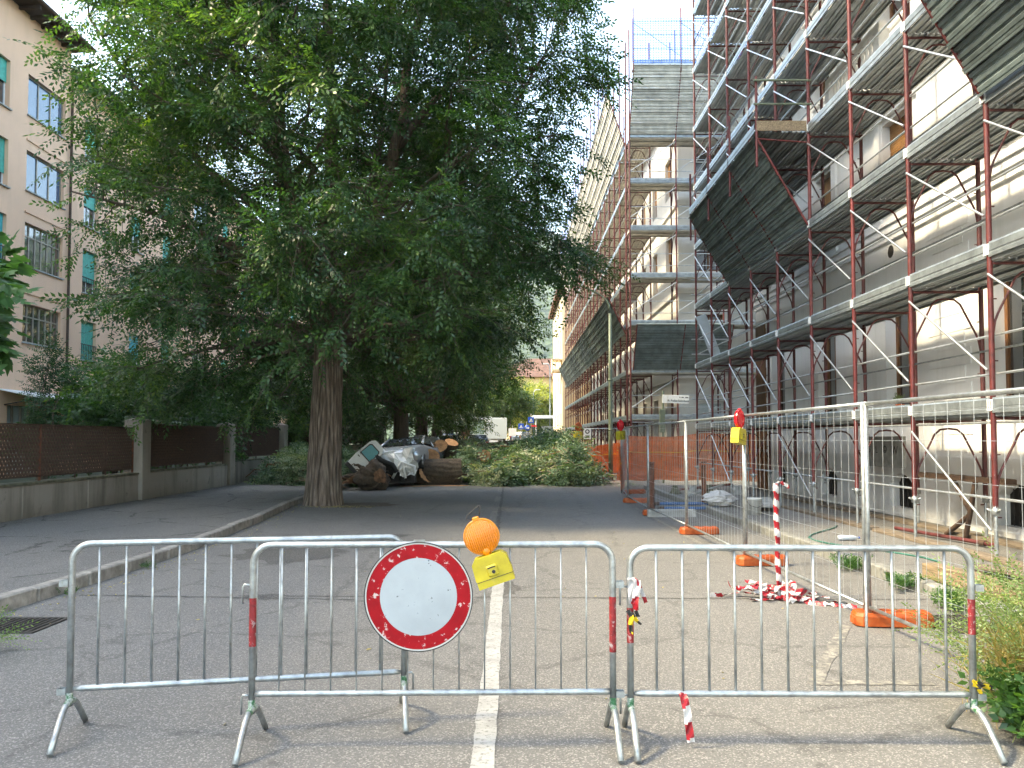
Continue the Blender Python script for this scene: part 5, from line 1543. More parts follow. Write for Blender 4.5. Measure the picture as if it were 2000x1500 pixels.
# orange safety netting
def netting(label, P, Q, z0, z1, nu, nv, nrm, seed, t=.010):
    T = thing('safety_netting', label, 'netting', (P[0], P[1], z0), 'orange safety netting')
    o, pos = net('net', T, P, Q, z0, z1, nu, nv, t, NETO, .10, seed, .06, nrm)
    for b in (.64,):
        m = MB(); pts = [pos(i / 30, b) for i in range(31)]; m.tube(pts, .014, 5); obj('band', m, NETY, T)
    return T
netting('orange netting on the far mesh panel beside the heap of branches', (2.8, 32.2, 0), (4.75, 32.2, 0), .35, 1.42, 40, 26, (0, 1, 0), 1, .013)
netting('long orange netting closing the side street behind the mesh fence', (3.6, 27.4, 0), (8.2, 26.9, 0), .28, 1.80, 80, 36, (0, 1, 0), 2, .0135)
netting('orange netting strung from the fence corner to the far panel', (3.1, 23.2, 0), (4.7, 32.1, 0), .15, 1.45, 100, 28, (1, 0, 0), 4, .0135)

# lamps on the fence
warning_lamp('red warning lamp with yellow box on the mesh fence post by the white bucket', (2.98, 10.5, 1.77), R(8), REDLENS, REDLENS, s=1.25, rot=R(52), handle=False)
warning_lamp('small red warning lamp with yellow box at the far fence corner', (3.02, 22.2, 1.86), R(-5), REDLENS, REDLENS, s=1.5, rot=R(50), handle=False)
warning_lamp('orange warning lamp at the left end of the netted panel', (2.66, 32.2, 1.95), R(4), ORANGE, ORANGE, s=1.7, rot=R(30), handle=False)
NS = thing('notice_sign', 'small white notice with a round symbol on the far mesh panel', 'sign', (3.05, 32.15, 1.75))
slab(NS, 'plate', 2.88, 3.18, 32.13, 32.14, 1.68, 2.12, WHITE)
m = MB(); m.lathe([(.05, -.003), (.09, -.003)], 20, 'y', (3.03, 32.13, 1.98)); obj('symbol', m, IRON, NS)
m = MB(); m.box(2.94, 3.12, 32.126, 32.128, 1.73, 1.76); m.box(2.94, 3.12, 32.126, 32.128, 1.79, 1.82); obj('print', m, IRON, NS)

# ------------------------------------------------------------------ lettering helper
def text_part(txt, parent, Mx, size, mat, name='lettering', align='CENTER', extr=.0015):
    cu = bpy.data.curves.new('txt', 'FONT'); cu.body = txt; cu.size = size; cu.extrude = extr; cu.align_x = align; cu.align_y = 'CENTER'
    tmp = bpy.data.objects.new('txt_tmp', cu); COL.objects.link(tmp)
    dg = bpy.context.evaluated_depsgraph_get()
    me = bpy.data.meshes.new_from_object(tmp.evaluated_get(dg))
    bpy.data.objects.remove(tmp); bpy.data.curves.remove(cu)
    me.transform(Mx); me.materials.clear(); me.materials.append(mat)
    return obj(name, me, None, parent)
FACE_CAM = Matrix.Rotation(R(90), 4, 'X')                                       # faces -y
FACE_L = Matrix.Rotation(R(-90), 4, 'Z') @ Matrix.Rotation(R(90), 4, 'X')       # faces -x, reads left to right seen from the road
# street name sign
SNP = thing('street_name_sign', 'white street name plate on a green post in the side street', 'sign', (5.58, 29.5, .06))
rod(SNP, 'post', (5.58, 29.5, .05), (5.58, 29.5, 3.45), .04, GREENP, 10)
slab(SNP, 'dark_box', 5.44, 5.64, 29.40, 29.46, 1.92, 2.78, GREENP)
m = MB(); m.bbox(0, .18, -.012, .012, -.15, .15, .005); m.bbox(.19, .98, -.012, .012, -.15, .15, .005)
MS = Matrix.Translation((5.54, 29.42, 3.16)) @ Matrix.Rotation(R(-3.0), 4, 'Z') @ Matrix.Rotation(R(2.0), 4, 'Y')
obj('plate', m.xf(MS), WHITE, SNP)
text_part('A. Pollio Salimbeni', SNP, MS @ Matrix.Translation((.585, -.0145, -.055)) @ FACE_CAM, .104, BLACKTXT, extr=.004)
for (a_, b_) in ((.62, .66), (.70, .78), (.84, .94)):
    m = MB(); m.box(a_, b_, -.0150, -.0135, .062, .092); obj('small_print', m.xf(MS), IRON, SNP)
# letters on the dusty board
for ch, yy, zz, sz in (('S', 16.40, 1.46, .20), ('L', 16.08, 1.45, .19), ('O', 15.72, 1.46, .20), ('-', 15.72, 1.46, .22), ('W', 15.32, 1.44, .24)):
    text_part(ch, plate, Matrix.Translation((XW - .4225, yy, zz)) @ FACE_L, sz, BLACKTXT)
# ------------------------------------------------------------------ street lamps and far signs
LP = thing('street_lamp', 'tall grey green street lamp with a curved arm in front of the corner scaffold', 'street lamp', (3.85, 31.2, g(31)))
m = MB(); m.tube([(3.85, 31.2, .05), (3.85, 31.2, 2.0), (3.85, 31.2, 4.2), (3.85, 31.2, 6.6)], [.095, .085, .072, .06], 12); obj('mast', m, GREENP, LP)
for z in (2.0, 3.95): rod(LP, 'mast_ring', (3.85, 31.2, z), (3.85, 31.2, z + .08), .094, GREENP, 12)
m = MB(); m.tube([(3.85, 31.2, 6.6), (3.82, 31.2, 6.9), (3.7, 31.2, 7.15), (3.45, 31.2, 7.35), (2.9, 31.2, 7.62), (2.4, 31.2, 7.8)], .035, 8); obj('arm', m, GREENP, LP)
m = MB(); m.bbox(1.95, 2.45, 31.1, 31.3, 7.74, 7.86, .03); obj('lamp_head', m, GREENP, LP)
def small_lamp(label, x, y, h, lean):
    z = g(y); T = thing('street_lamp', label, 'street lamp', (x, y, z))
    m = MB(); m.tube([(x, y, z), (x, y, z + h), (x + lean * .3, y, z + h + .35), (x + lean, y, z + h + .5)], [.09, .06, .05, .04], 8); obj('mast', m, GALV, T)
    m = MB(); m.bbox(x + lean - .35, x + lean + .35, y - .15, y + .15, z + h + .42, z + h + .55, .03); obj('lamp_head', m, OFFWHITE, T)
small_lamp('far street lamp with a short arm in front of the yellowish tree', 2.9, 108, 6.6, .6)
small_lamp('thin dark lamp pole in front of the yellow house', 4.75, 100, 9.5, -.5)

def sign_post(label, x, y, h, plates):
    z = g(y); T = thing('traffic_sign', label, 'traffic sign', (x, y, z))
    rod(T, 'post', (x, y, z), (x, y, z + h), .04, GALV, 8)
    for p in plates:
        k, zc, s, mt = p[:4]; dx = p[4] if len(p) > 4 else 0
        m = MB()
        if k == 'sq': m.bbox(x + dx - s / 2, x + dx + s / 2, y - .07, y - .05, z + zc - s / 2, z + zc + s / 2, .01)
        elif k == 'rd': m.lathe([(0, -.07), (s / 2, -.07), (s / 2, -.05), (0, -.05)], 24, 'y', (x + dx, y, z + zc))
        elif k == 'rect': m.bbox(x + dx - s * .8, x + dx + s * .8, y - .07, y - .05, z + zc - s / 4, z + zc + s / 4, .01)
        pl = obj('plate', m, mt, T)
        if len(p) > 5:
            q = MB()
            if p[5] == 'tri': q.prism([(x + dx - s * .3, z + zc - s * .28), (x + dx + s * .3, z + zc - s * .28), (x + dx, z + zc + s * .3)], 'y', y - .078, y - .0715); 
            if p[5] == 'arrow':
                q.prism([(x + dx - s * .32, z + zc - s * .06), (x + dx + s * .05, z + zc - s * .06), (x + dx + s * .05, z + zc - s * .2), (x + dx + s * .34, z + zc), (x + dx + s * .05, z + zc + s * .2), (x + dx + s * .05, z + zc + s * .06), (x + dx - s * .32, z + zc + s * .06)], 'y', y - .078, y - .0715)
            obj('symbol', q, WHITE, pl)
            if p[5] == 'tri':   # walking figure
                q = MB(); q.tube([(x + dx, y - .08, z + zc + s * .1), (x + dx, y - .08, z + zc - s * .08)], .025, 5); q.tube([(x + dx, y - .08, z + zc - s * .08), (x + dx - s * .1, y - .08, z + zc - s * .24)], .02, 5); q.tube([(x + dx, y - .08, z + zc - s * .08), (x + dx + s * .1, y - .08, z + zc - s * .24)], .02, 5)
                obj('figure', q, BLACKTXT, pl)
    return T
sign_post('blue pedestrian crossing sign above the heap of branches', 1.95, 82, 3.4, [('sq', 2.75, .62, BLUE, 0, 'tri'), ('rect', 2.15, .35, REDLENS, .3)])
sign_post('round blue arrow sign left of the crossing sign', 1.50, 82.6, 2.6, [('rd', 1.95, .62, BLUE, .1, 'arrow')])
sign_post('second blue crossing sign, farther and lower than the first', 1.0, 88, 2.7, [('sq', 2.1, .62, BLUE, 0, 'tri')])
sign_post('white advertising panel with red print beside the far lorry', .05, 84, 2.2, [('sq', 1.5, .8, WHITE)])

# ------------------------------------------------------------------ cars
def car_mesh_parts(L=4.1, W=1.72, H=1.48, style='hatch'):
    """body, glass and trim as MB objects along local x (front at +x), wheels separate"""
    hl = L / 2
    # stations: x, z_low, z_belt, half width low, half width belt
    st = [(-hl, .42, .80, .62, .66), (-hl + .12, .26, .92, .80, .80), (-hl + .55, .20, .95, W / 2, W / 2 - .03), (-.3, .20, .93, W / 2, W / 2 - .03), (hl - 1.25, .20, .92, W / 2, W / 2 - .04), (hl - .5, .20, .82, W / 2 - .02, W / 2 - .08), (hl - .12, .26, .70, .78, .74), (hl, .40, .58, .60, .58)]
    body = MB(); n = 10; vs_ = []
    for (x, zl, zb, wl, wb) in st:
        zm = (zl + zb) / 2
        vs_ += [(x, -wl * .9, zl), (x, -wl, zl + .1), (x, -wl - .015, zm), (x, -wb, zb - .06), (x, -wb + .08, zb), (x, wb - .08, zb), (x, wb, zb - .06), (x, wl + .015, zm), (x, wl, zl + .1), (x, wl * .9, zl)]
    fs = [(i * n + k, i * n + (k + 1) % n, (i + 1) * n + (k + 1) % n, (i + 1) * n + k) for i in range(len(st) - 1) for k in range(n)]
    body.add(vs_, fs, 0, True); body.add([vs_[k] for k in range(n)], [tuple(range(n))]); body.add([vs_[-n + k] for k in range(n)], [tuple(range(n))])
    xr0, xr1 = (-hl + .18, -hl + .55) if style == 'hatch' else (-hl + .12, -hl + .3)
    roof = MB(); wr = W / 2 - .22; wb = W / 2 - .06
    top = [(xr1, H - .05), (xr1 + .5, H), (.2, H), (hl - 1.75, H - .06)]
    vs_ = [(x, s * wr, z) for x, z in top for s in (-1, 1)]
    roof.add(vs_, [(2 * i, 2 * i + 1, 2 * i + 3, 2 * i + 2) for i in range(3)], 0, True)
    vs2 = [(x, s * (wr - .02), z - .04) for x, z in top for s in (-1, 1)]; roof.add(vs2, [(2 * i, 2 * i + 2, 2 * i + 3, 2 * i + 1) for i in range(3)], 0, True)
    glass = MB(); zb = .94
    for s in (-1, 1):
        glass.add([(xr0, s * wb, zb), (hl - 1.0, s * wb, zb - .02), (hl - 1.75, s * wr, H - .065), (xr1, s * wr, H - .055)], [(0, 1, 2, 3)])
    glass.add([(xr0, -wb, zb), (xr0, wb, zb), (xr1, wr, H - .055), (xr1, -wr, H - .055)], [(0, 1, 2, 3)])
    glass.add([(hl - 1.0, -wb, zb - .02), (hl - 1.0, wb, zb - .02), (hl - 1.75, wr, H - .065), (hl - 1.75, -wr, H - .065)], [(0, 1, 2, 3)])
    pil = MB()
    for s in (-1, 1):
        for (a, b) in (((xr0, zb), (xr1, H - .05)), ((hl - 1.0, zb - .02), (hl - 1.75, H - .06)), ((-.2, zb), (-.25, H - .03))):
            pil.tube([(a[0], s * (wb + .004), a[1]), (b[0], s * (wr + .006), b[1])], .035, 6)
    lights = []
    for s in (-1, 1):
        m = MB(); m.bbox(-hl - .012, -hl + .1, s * .66 - .11, s * .66 + .11, .70, .92, .02); lights.append(('tail_light', m))
        m = MB(); m.bbox(hl - .22, hl - .02, s * .62 - .14, s * .62 + .14, .58, .72, .03); lights.append(('headlight', m))
    wheels = []
    for x in (-hl + .75, hl - .8):
        for s in (-1, 1):
            m = MB(); m.lathe([(.16, -.09), (.29, -.1), (.31, -.06), (.31, .06), (.29, .1), (.16, .09)], 20, 'y', (x, s * (W / 2 - .1), .31))
            q = MB(); q.lathe([(0, -.092), (.17, -.092), (.17, .092), (0, .092)], 16, 'y', (x, s * (W / 2 - .1), .31)); wheels.append((m, q))
    return body, roof, glass, pil, lights, wheels
def car(label, x, y, rz, paint, style='hatch', name='parked_car', tilt=(0, 0), z=None, glass=GLASS, crush=None, group=None, **kw):
    z = g(y) if z is None else z
    T = thing(name, label, 'car', (x, y, z), group)
    Mx = Matrix.Translation((x, y, z)) @ Matrix.Rotation(rz, 4, 'Z') @ Matrix.Rotation(tilt[0], 4, 'X') @ Matrix.Rotation(tilt[1], 4, 'Y')
    body, roof, gl, pil, lights, wheels = car_mesh_parts(style=style, **kw)
    def fin(nm, mb, mt, par=T):
        if crush: mb.v = [crush(Vector(p)) for p in mb.v]
        return obj(nm, mb.xf(Mx), mt, par)
    fin('body', body, paint); fin('roof', roof, paint); fin('windows', gl, glass); fin('pillars', pil, paint)
    for nm, mb in lights: fin(nm, mb, REDLENS if nm == 'tail_light' else SHEETG)
    for (a, b) in wheels:
        w = fin('wheel', a, BLACK); fin('rim', b, SILV_CAR, w)
    return T
car('white estate car beyond the heap of branches, left of the far lorry', -2.7, 62, R(95), WHITE_CAR)
car('dark car parked under the trees left of the white car', -4.3, 55, R(88), GREY_CAR)
car('blue grey car behind the row of trees, farthest left', -5.0, 66, R(80), BLUEP)
car('silver car far down the street on the right of the panel', 1.4, 98, R(60), SILV_CAR)
# box lorry and shelter roofs far off
LO = thing('box_lorry', 'pale grey box lorry at the end of the street', 'lorry', (-1.9, 92, g(92)))
m = MB(); m.bbox(-3.2, -.6, 92, 97, g(92) + .7, g(92) + 3.1, .05); obj('cargo_box', m, SHEETG, LO)
m = MB(); m.bbox(-3.0, -.8, 97.05, 98.8, g(92) + .5, g(92) + 2.4, .15); obj('cab', m, WHITE_CAR, LO)
for sx in (-2.9, -.9):
    for yy in (93.2, 97.8):
        m = MB(); m.lathe([(0, -.13), (.45, -.13), (.45, .13), (0, .13)], 18, 'x', (sx, yy, g(92) + .45)); obj('wheel', m, BLACK, LO)
for (lab, x0, x1, y, z0) in (('white canopy roof to the right of the crossing sign', 2.5, 9.0, 96, 3.1), ('low pale canopy roof to the left of the lorry', -11, -2.6, 100, 3.0)):
    T = thing('canopy', lab, 'canopy', ((x0 + x1) / 2, y, g(y)))
    slab(T, 'canopy_roof', x0, x1, y, y + 4, g(y) + z0, g(y) + z0 + .35, WHITE)
    for xx in (x0 + .4, (x0 + x1) / 2, x1 - .4): rod(T, 'column', (xx, y + .5, g(y)), (xx, y + .5, g(y) + z0), .08, OFFWHITE, 8)
    for k in range(2): slab(T, 'kiosk', x0 + 1.2 + k * 2.6, x0 + 3.0 + k * 2.6, y + 2, y + 3.5, g(y), g(y) + 2.2, RUST_R if k else OFFWHITE)
# cones by the dark car
for i, (x, y) in enumerate(((-3.9, 49.5), (-3.4, 50.2), (-2.7, 50.0))):
    T = thing('barrier_post', ('leaning red and white post left of the parked cars', 'middle red and white post near the parked cars', 'red and white post nearest the white car')[i], 'post', (x, y, g(y)), 'red and white posts near the parked cars')
    for k in range(5): rod(T, 'band', (x + .03 * k, y, g(y) + .24 * k), (x + .03 * (k + 1), y, g(y) + .24 * (k + 1)), .07, RED if k % 2 else WHITE, 8)

# ------------------------------------------------------------------ wrecked van and car under the felled tree
rc = random.Random(21)
VAN = thing('wrecked_van', 'crushed white van lying on its side behind the root stump', 'van', (-4.9, 27.6, g(27.6)))
# tail section: tilted box with a window
MV = Matrix.Translation((-4.90, 27.1, 1.12)) @ Matrix.Rotation(R(8), 4, 'Z') @ Matrix.Rotation(R(46), 4, 'Y')
P_ = [(-.30, -.62), (.30, -.62), (.33, -.24), (.30, .40), (.22, .54), (-.18, .55), (-.28, .42), (-.33, -.22)]
m = MB(); m.prism(P_, 'y', -.03, 0.0)
ring = lambda y, s, dx=0, dz=0: [(x * s + dx, y, z * s + dz) for x, z in P_]
vs_ = ring(0.001, 1) + ring(.35, 1.0, .02) + ring(.8, .92, .15, -.06) + ring(1.2, .7, .3, -.2)
m.add(vs_, [(k * 8 + i, k * 8 + (i + 1) % 8, k * 8 + 8 + (i + 1) % 8, k * 8 + 8 + i) for k in range(3) for i in range(8) if i not in (1, 2)])
obj('tail_section', m.xf(MV), WHITE_CAR, VAN)
m = MB(); m.bbox(-.30, .30, -.05, .0, 0, .5, .05); m.v = [(x, -.032, z - .07 + (y + .025) * .0) for x, y, z in m.v]
m = MB(); m.prism([(-.25, -.10), (.25, -.12), (.235, .33), (.19, .38), (-.16, .39), (-.225, .33)], 'y', -.040, -.032); obj('window_seal', m.xf(MV), BLACK, VAN)
m = MB(); m.prism([(-.22, -.06), (.22, -.08), (.205, .30), (.17, .345), (-.14, .355), (-.195, .30)], 'y', -.046, -.041); obj('rear_window', m.xf(MV), GLASS_T, VAN)
m = MB(); m.bbox(-.32, .31, -.10, .10, -.74, -.60, .03); obj('bumper', m.xf(MV), BLACK, VAN)
m = MB(); m.bbox(-.29, .29, -.055, -.031, -.56, -.36, .01); obj('lower_panel', m.xf(MV), WHITE_CAR, VAN)
m = MB(); m.box(-.24, -.15, -.042, -.031, -.22, -.19); obj('handle', m.xf(MV), BLACK, VAN)
# torn sheets: folded strips
def crumple(name, corners, nx, ny, amp, mat, par, seed):
    rr = random.Random(seed); a, b, c, d = [Vector(p) for p in corners]; m = MB(); vs_ = []
    for j in range(ny + 1):
        for i in range(nx + 1):
            u, v = i / nx, j / ny; p = a.lerp(b, u).lerp(d.lerp(c, u), v)
            p += Vector((rr.uniform(-1, 1), rr.uniform(-1, 1), rr.uniform(-1, 1))) * amp; vs_.append(p)
    n = nx + 1
    fs = [(j * n + i, j * n + i + 1, (j + 1) * n + i + 1, (j + 1) * n + i) for j in range(ny) for i in range(nx)]
    m.add(vs_, fs); k = len(vs_)
    m.add([v + Vector((0, .012, -.008)) for v in vs_], [tuple(reversed(f)) for f in fs])
    return obj(name, m, mat, par)
crumple('roof_sheet', [(-4.20, 27.5, 1.15), (-3.45, 27.5, 1.42), (-3.15, 27.3, .55), (-3.75, 27.2, .40)], 4, 4, .09, WHITE_CAR, VAN, 1)
crumple('side_sheet', [(-4.9, 27.7, 1.35), (-4.2, 27.8, 1.1), (-3.7, 27.6, .7), (-4.4, 27.5, .9)], 5, 4, .05, OFFWHITE, VAN, 2)
crumple('side_sheet', [(-4.6, 27.9, 1.2), (-3.7, 28.0, 1.35), (-3.4, 27.9, .8), (-4.3, 27.8, .7)], 5, 4, .07, WHITE_CAR, VAN, 9)
crumple('door_skin', [(-3.9, 27.3, .62), (-3.35, 27.25, .95), (-3.2, 27.2, .75), (-3.7, 27.15, .35)], 5, 3, .05, OFFWHITE, VAN, 3)
m = MB(); m.tube([(-4.05, 27.15, .35), (-3.75, 27.1, .9), (-3.3, 27.1, .75), (-3.3, 27.1, .5)], .05, 8); m.tube([(-3.7, 27.1, .85), (-3.6, 27.1, .35)], .04, 8); obj('bent_pillar', m, WHITE_CAR, VAN)
m = MB(); m.bbox(-4.9, -3.4, 27.75, 29.2, .15, .95, .1); obj('floor_pan', m, DARK, VAN)
m = MB(); m.tube([(-4.75, 27.2, 1.25), (-4.45, 27.15, .95), (-4.05, 27.1, .80), (-3.9, 27.1, .55)], .09, 8); obj('torn_lining', m, BLACK, VAN)
for (x, z) in ((-4.35, .42), (-3.8, .35)):
    m = MB(); m.lathe([(.14, -.09), (.28, -.1), (.30, -.05), (.30, .05), (.28, .1), (.14, .09)], 18, 'x', (x, 28.0, z)); obj('wheel', m, BLACK, VAN)
def crush_fn(p):
    k = max(0, 1 - abs(p.x + .5) / 1.6)
    z = p.z - max(0, p.z - .75) * .55 * k + rc.uniform(-.03, .03); return (p.x + rc.uniform(-.02, .02), p.y * (1 + .08 * k) + rc.uniform(-.03, .03), z)
car('silver car crushed behind the wrecked van', -3.75, 29.8, R(-100), SILV_CAR, name='wrecked_car', tilt=(R(5), R(-3)), z=g(30) + .42, crush=crush_fn)

# ------------------------------------------------------------------ logs, stump, heap of branches
def log(label, c, d, L, r, seed, ends=(1, 1)):
    rr = random.Random(seed); c = Vector(c); d = Vector(d).normalized()
    T = thing('log', label, 'log', (c.x, c.y, g(c.y)), 'sawn logs of the felled tree')
    up = Vector((0, 0, 1)) if abs(d.z) < .9 else Vector((1, 0, 0)); a = d.cross(up).normalized(); b = d.cross(a)
    m = MB(); nl, na = 16, 64; vs_ = []; ph = [rr.uniform(0, 6) for _ in range(5)]
    for i in range(nl + 1):
        t = i / nl
        for k in range(na):
            an = 2 * math.pi * k / na
            w = an * 17 + 1.5 * math.sin(t * L * 4 + ph[0] + an * 2)
            q = r * (1 + .06 * math.sin(2 * an + ph[1]) + .04 * math.sin(3 * an + ph[2] + t * 2)) + .03 * (abs(math.sin(w / 2)) ** .6 - .6) + rr.uniform(-.006, .006)
            vs_.append(c + d * (L * (t - .5)) + a * math.cos(an) * q + b * math.sin(an) * q)
    m.add(vs_, [(i * na + k, i * na + (k + 1) % na, (i + 1) * na + (k + 1) % na, (i + 1) * na + k) for i in range(nl) for k in range(na)], 0, True)
    obj('bark', m, BARK_L, T)
    for e, off in ((0, -1), (1, 1)):
        m = MB(); q = [c + d * (L * off * .5 + .004 * off) + (vs_[(0 if e == 0 else nl) * na + k] - (c + d * (L * off * .5))) * .965 for k in range(na)]
        m.add(q, [tuple(range(na))]); obj('sawn_end', m, CUT, T)
    return T
log('largest sawn log lying across, beside the root stump', (-2.55, 28.9, .47), (1, .12, 0), 1.42, .45, 1)
log('short log leaning at the left end of the largest log', (-3.2, 28.75, .42), (.75, -.8, .35), .55, .36, 2)
log('log end with an orange cut face on top of the largest log', (-3.05, 29.6, 1.0), (.35, -1, .1), .9, .27, 3)
log('small round log beside the silver wreck', (-2.85, 31.0, 1.35), (.25, -1, .15), 1.0, .25, 4)
log('upright stub with a pale cut top behind the largest log', (-2.45, 31.3, 1.2), (.25, -.5, 1), .8, .28, 5)
log('log end half buried in the leafy heap', (-1.15, 31.0, .95), (.3, -1, .2), .8, .24, 6)
log('thin log lying over the heap of branches towards the far cars', (-.4, 36.5, 1.42), (1, .2, .10), 2.6, .16, 7)
ST = thing('root_stump', 'torn root stump of the felled tree beside the standing elm', 'stump', (-4.75, 26.4, 0))
m = MB(); nn, na = 18, 60; vs_ = []; rr = random.Random(5)
cs = Vector((-4.6, 26.4, .40)); d = Vector((.55, -.75, .12)).normalized(); a = d.cross(Vector((0, 0, 1))).normalized(); b = a.cross(d)
for i in range(nn + 1):
    t = i / nn; rad = .24 + .27 * math.sin(math.pi * min(1, t * 1.02)) ** .7 if i < nn else .06
    for k in range(na):
        an = 2 * math.pi * k / na
        q = rad * (1 + .16 * math.sin(3 * an + 1 + t * 2) + .10 * math.sin(7 * an + t * 5)) + .05 * (abs(math.sin(an * 9 + t * 7)) - .5) + rr.uniform(-.03, .03)
        vs_.append(cs + d * (1.15 * (t - .5)) + a * math.cos(an) * q + b * math.sin(an) * q)
m.add(vs_, [(i * na + k, i * na + (k + 1) % na, (i + 1) * na + (k + 1) % na, (i + 1) * na + k) for i in range(nn) for k in range(na)], 0, True)
m.add(vs_[:na], [tuple(range(na))]); m.add(vs_[-na:], [tuple(range(na))])
m.v = [(x, y, max(.0, z)) for x, y, z in m.v]
obj('stump_body', m, BARK_L, ST)
m = MB(); c2 = cs + d * .56
q = [c2 + a * math.cos(6.283 * k / 20) * .24 * rr.uniform(.8, 1.15) + b * math.sin(6.283 * k / 20) * .24 * rr.uniform(.8, 1.15) for k in range(20)]
m.add([c2 + d * .03] + q, [(0, k + 1, (k + 1) % 20 + 1) for k in range(20)]); obj('torn_face', m, SPLINT, ST)
for k in range(22):
    an = rr.uniform(0, 6.28); st = cs - d * rr.uniform(.1, .5) + a * math.cos(an) * .4 + b * math.sin(an) * .4
    en = st + a * math.cos(an) * rr.uniform(.2, .75) - d * rr.uniform(.0, .5) + b * math.sin(an) * rr.uniform(.1, .5); en.z = max(.03, en.z - .25); st.z = max(.05, st.z)
    if k % 3 == 0: en.x -= .55
    m = MB(); m.tube(bent(st, en, 5, rr.uniform(-.1, .1), .5, rr), [.09, .07, .05, .035, .02, .008], 7); obj('root', m, BARK_L if k % 4 else SPLINT, ST)
# splintered piece in front of the heap
SPT = thing('splintered_wood', 'splintered reddish wood lying in front of the leafy heap', 'wood', (-.95, 29.3, g(29)))
for k in range(14):
    p = Vector((-1.1 + rr.gauss(0, .22), 29.3 + rr.gauss(0, .15), .05 + rr.random() * .3)); e = p + Vector((rr.uniform(.2, .7), rr.uniform(-.2, .2), rr.uniform(-.15, .2))); e.z = max(.04, e.z)
    m = MB(); m.tube([p, p.lerp(e, .5) + Vector((0, 0, .03)), e], [.03, .06, .01], 5, smooth=False); obj('splinter', m, SPLINT if k % 3 else CUT, SPT)

STICK = M('peeled_stick', (.30, .25, .18), .85, var=.3, scale=8)
def heap(label, name, fn, nspray, x0, x1, y0, y1, nb, seed, tone=.42, group=None, scale=1.0):
    """pile of cut leafy branches: fn(x, y) gives the pile's height"""
    rr = random.Random(seed); T = thing(name, label, 'branch heap', ((x0 + x1) / 2, (y0 + y1) / 2, g((y0 + y1) / 2)), group)
    P = []; D = []; S = []; Tn = []; t = 0
    dirs = [(rr.uniform(x0, x1), rr.uniform(y0, y1), rr.uniform(0, 6.28), rr.gauss(0, .24)) for _ in range(60)]
    while len(P) < nspray and t < nspray * 8:
        t += 1; x = rr.uniform(x0, x1); y = rr.uniform(y0, y1); h = fn(x, y)
        if h <= .02: continue
        z = h * (1 - .6 * rr.random() ** 1.6) + (.25 * rr.random() if rr.random() < .12 else 0)
        k = min(dirs, key=lambda q: (q[0] - x) ** 2 + (q[1] - y) ** 2); az = k[2] + rr.gauss(0, .6)
        P.append((x, y, g(y) + max(.03, z))); D.append((math.cos(az), math.sin(az), rr.gauss(0, .35))); S.append(scale * rr.uniform(.7, 1.25)); Tn.append(tone + k[3] + rr.gauss(0, .1))
    foliage('leaves', LEAF_FALL, T, np.array(P), np.array(D), np.array(S), T_FALL, np.array(Tn))
    for k in range(nb):
        x = rr.uniform(x0 + .3, x1 - .3); y = rr.uniform(y0, (y0 + y1) / 2); h = fn(x, y)
        if h < .1: continue
        az = rr.gauss(0, .9) + (math.pi if rr.random() < .5 else 0); L = rr.uniform(.8, 2.4); e = Vector((x + math.cos(az) * L, y + math.sin(az) * L * .5, 0))
        z0 = g(y) + h * rr.uniform(.5, 1.05); e.z = max(g(e.y) + .06, g(e.y) + fn(e.x, e.y) * rr.uniform(.4, 1.0))
        m = MB(); r0 = rr.uniform(.015, .04); m.tube(bent((x, y, z0), e, 6, rr.uniform(0, .25), .35, rr), [r0, r0, r0 * .85, r0 * .7, r0 * .55, r0 * .4, r0 * .25], 6); obj('branch', m, STICK if k % 3 else SPLINT, T)
    return T
def h_main(x, y):
    if not (-3.2 < x < 3.1) or (x < -1.6 and y < 30.6): return 0
    f = max(0, min(1, (y - 28.3 - .3 * math.sin(x * 2.3) - .2 * math.sin(x * 5.1)) / 3.0)); r_ = max(0, min(1, (3.05 - x) / .9)); l = max(0, min(1, (x + 3.2) / 1.5))
    top = 1.06 + .20 * math.sin(x * 1.1 + .4) + .22 * math.sin(x * 3.1) + (.5 if x > 1.2 else 0) * math.exp(-((x - 2.0) / .8) ** 2)
    lump = .8 + .28 * math.sin(x * 4.3 + y * 2.1) * math.sin(y * 3.3 - x) + .12 * math.sin(x * 9 + y * 7)
    return top * lump * (f ** .6) * (r_ ** .5) * (.45 + .55 * l) + .12 * (f > 0)
heap('long heap of cut leafy branches blocking the road', 'branch_heap', h_main, 8600, -3.1, 3.6, 28.1, 35.5, 130, 77, scale=1.3)
def h_right(x, y):
    r2 = ((x - 1.75) / 1.15) ** 2 + ((y - 36.2) / 1.8) ** 2; return max(0, 2.1 * (1 - r2)) ** .8 if r2 < 1 else 0
heap('tall leafy bough rising at the right end of the heap', 'branch_heap', h_right, 2000, .8, 3.5, 34.3, 38.2, 16, 78, scale=1.3)
def h_back(x, y):
    return .9 + .3 * math.sin(x * 2) + .3 * math.sin(y) if -3.6 < x < 2 and 36 < y < 46 else 0
heap('more cut branches lying behind the main heap', 'branch_heap', h_back, 2600, -3.6, 2, 36, 45, 8, 79)
def h_left(x, y):
    r2 = ((x + 7.1) / 1.9) ** 2 + ((y - 29.2) / 3.0) ** 2; return 1.35 * max(0, 1 - r2) ** .7
heap('leafy branches piled on the left pavement against the garden wall', 'branch_heap', h_left, 3000, -9.0, -5.2, 26.2, 32.3, 16, 80, .38)
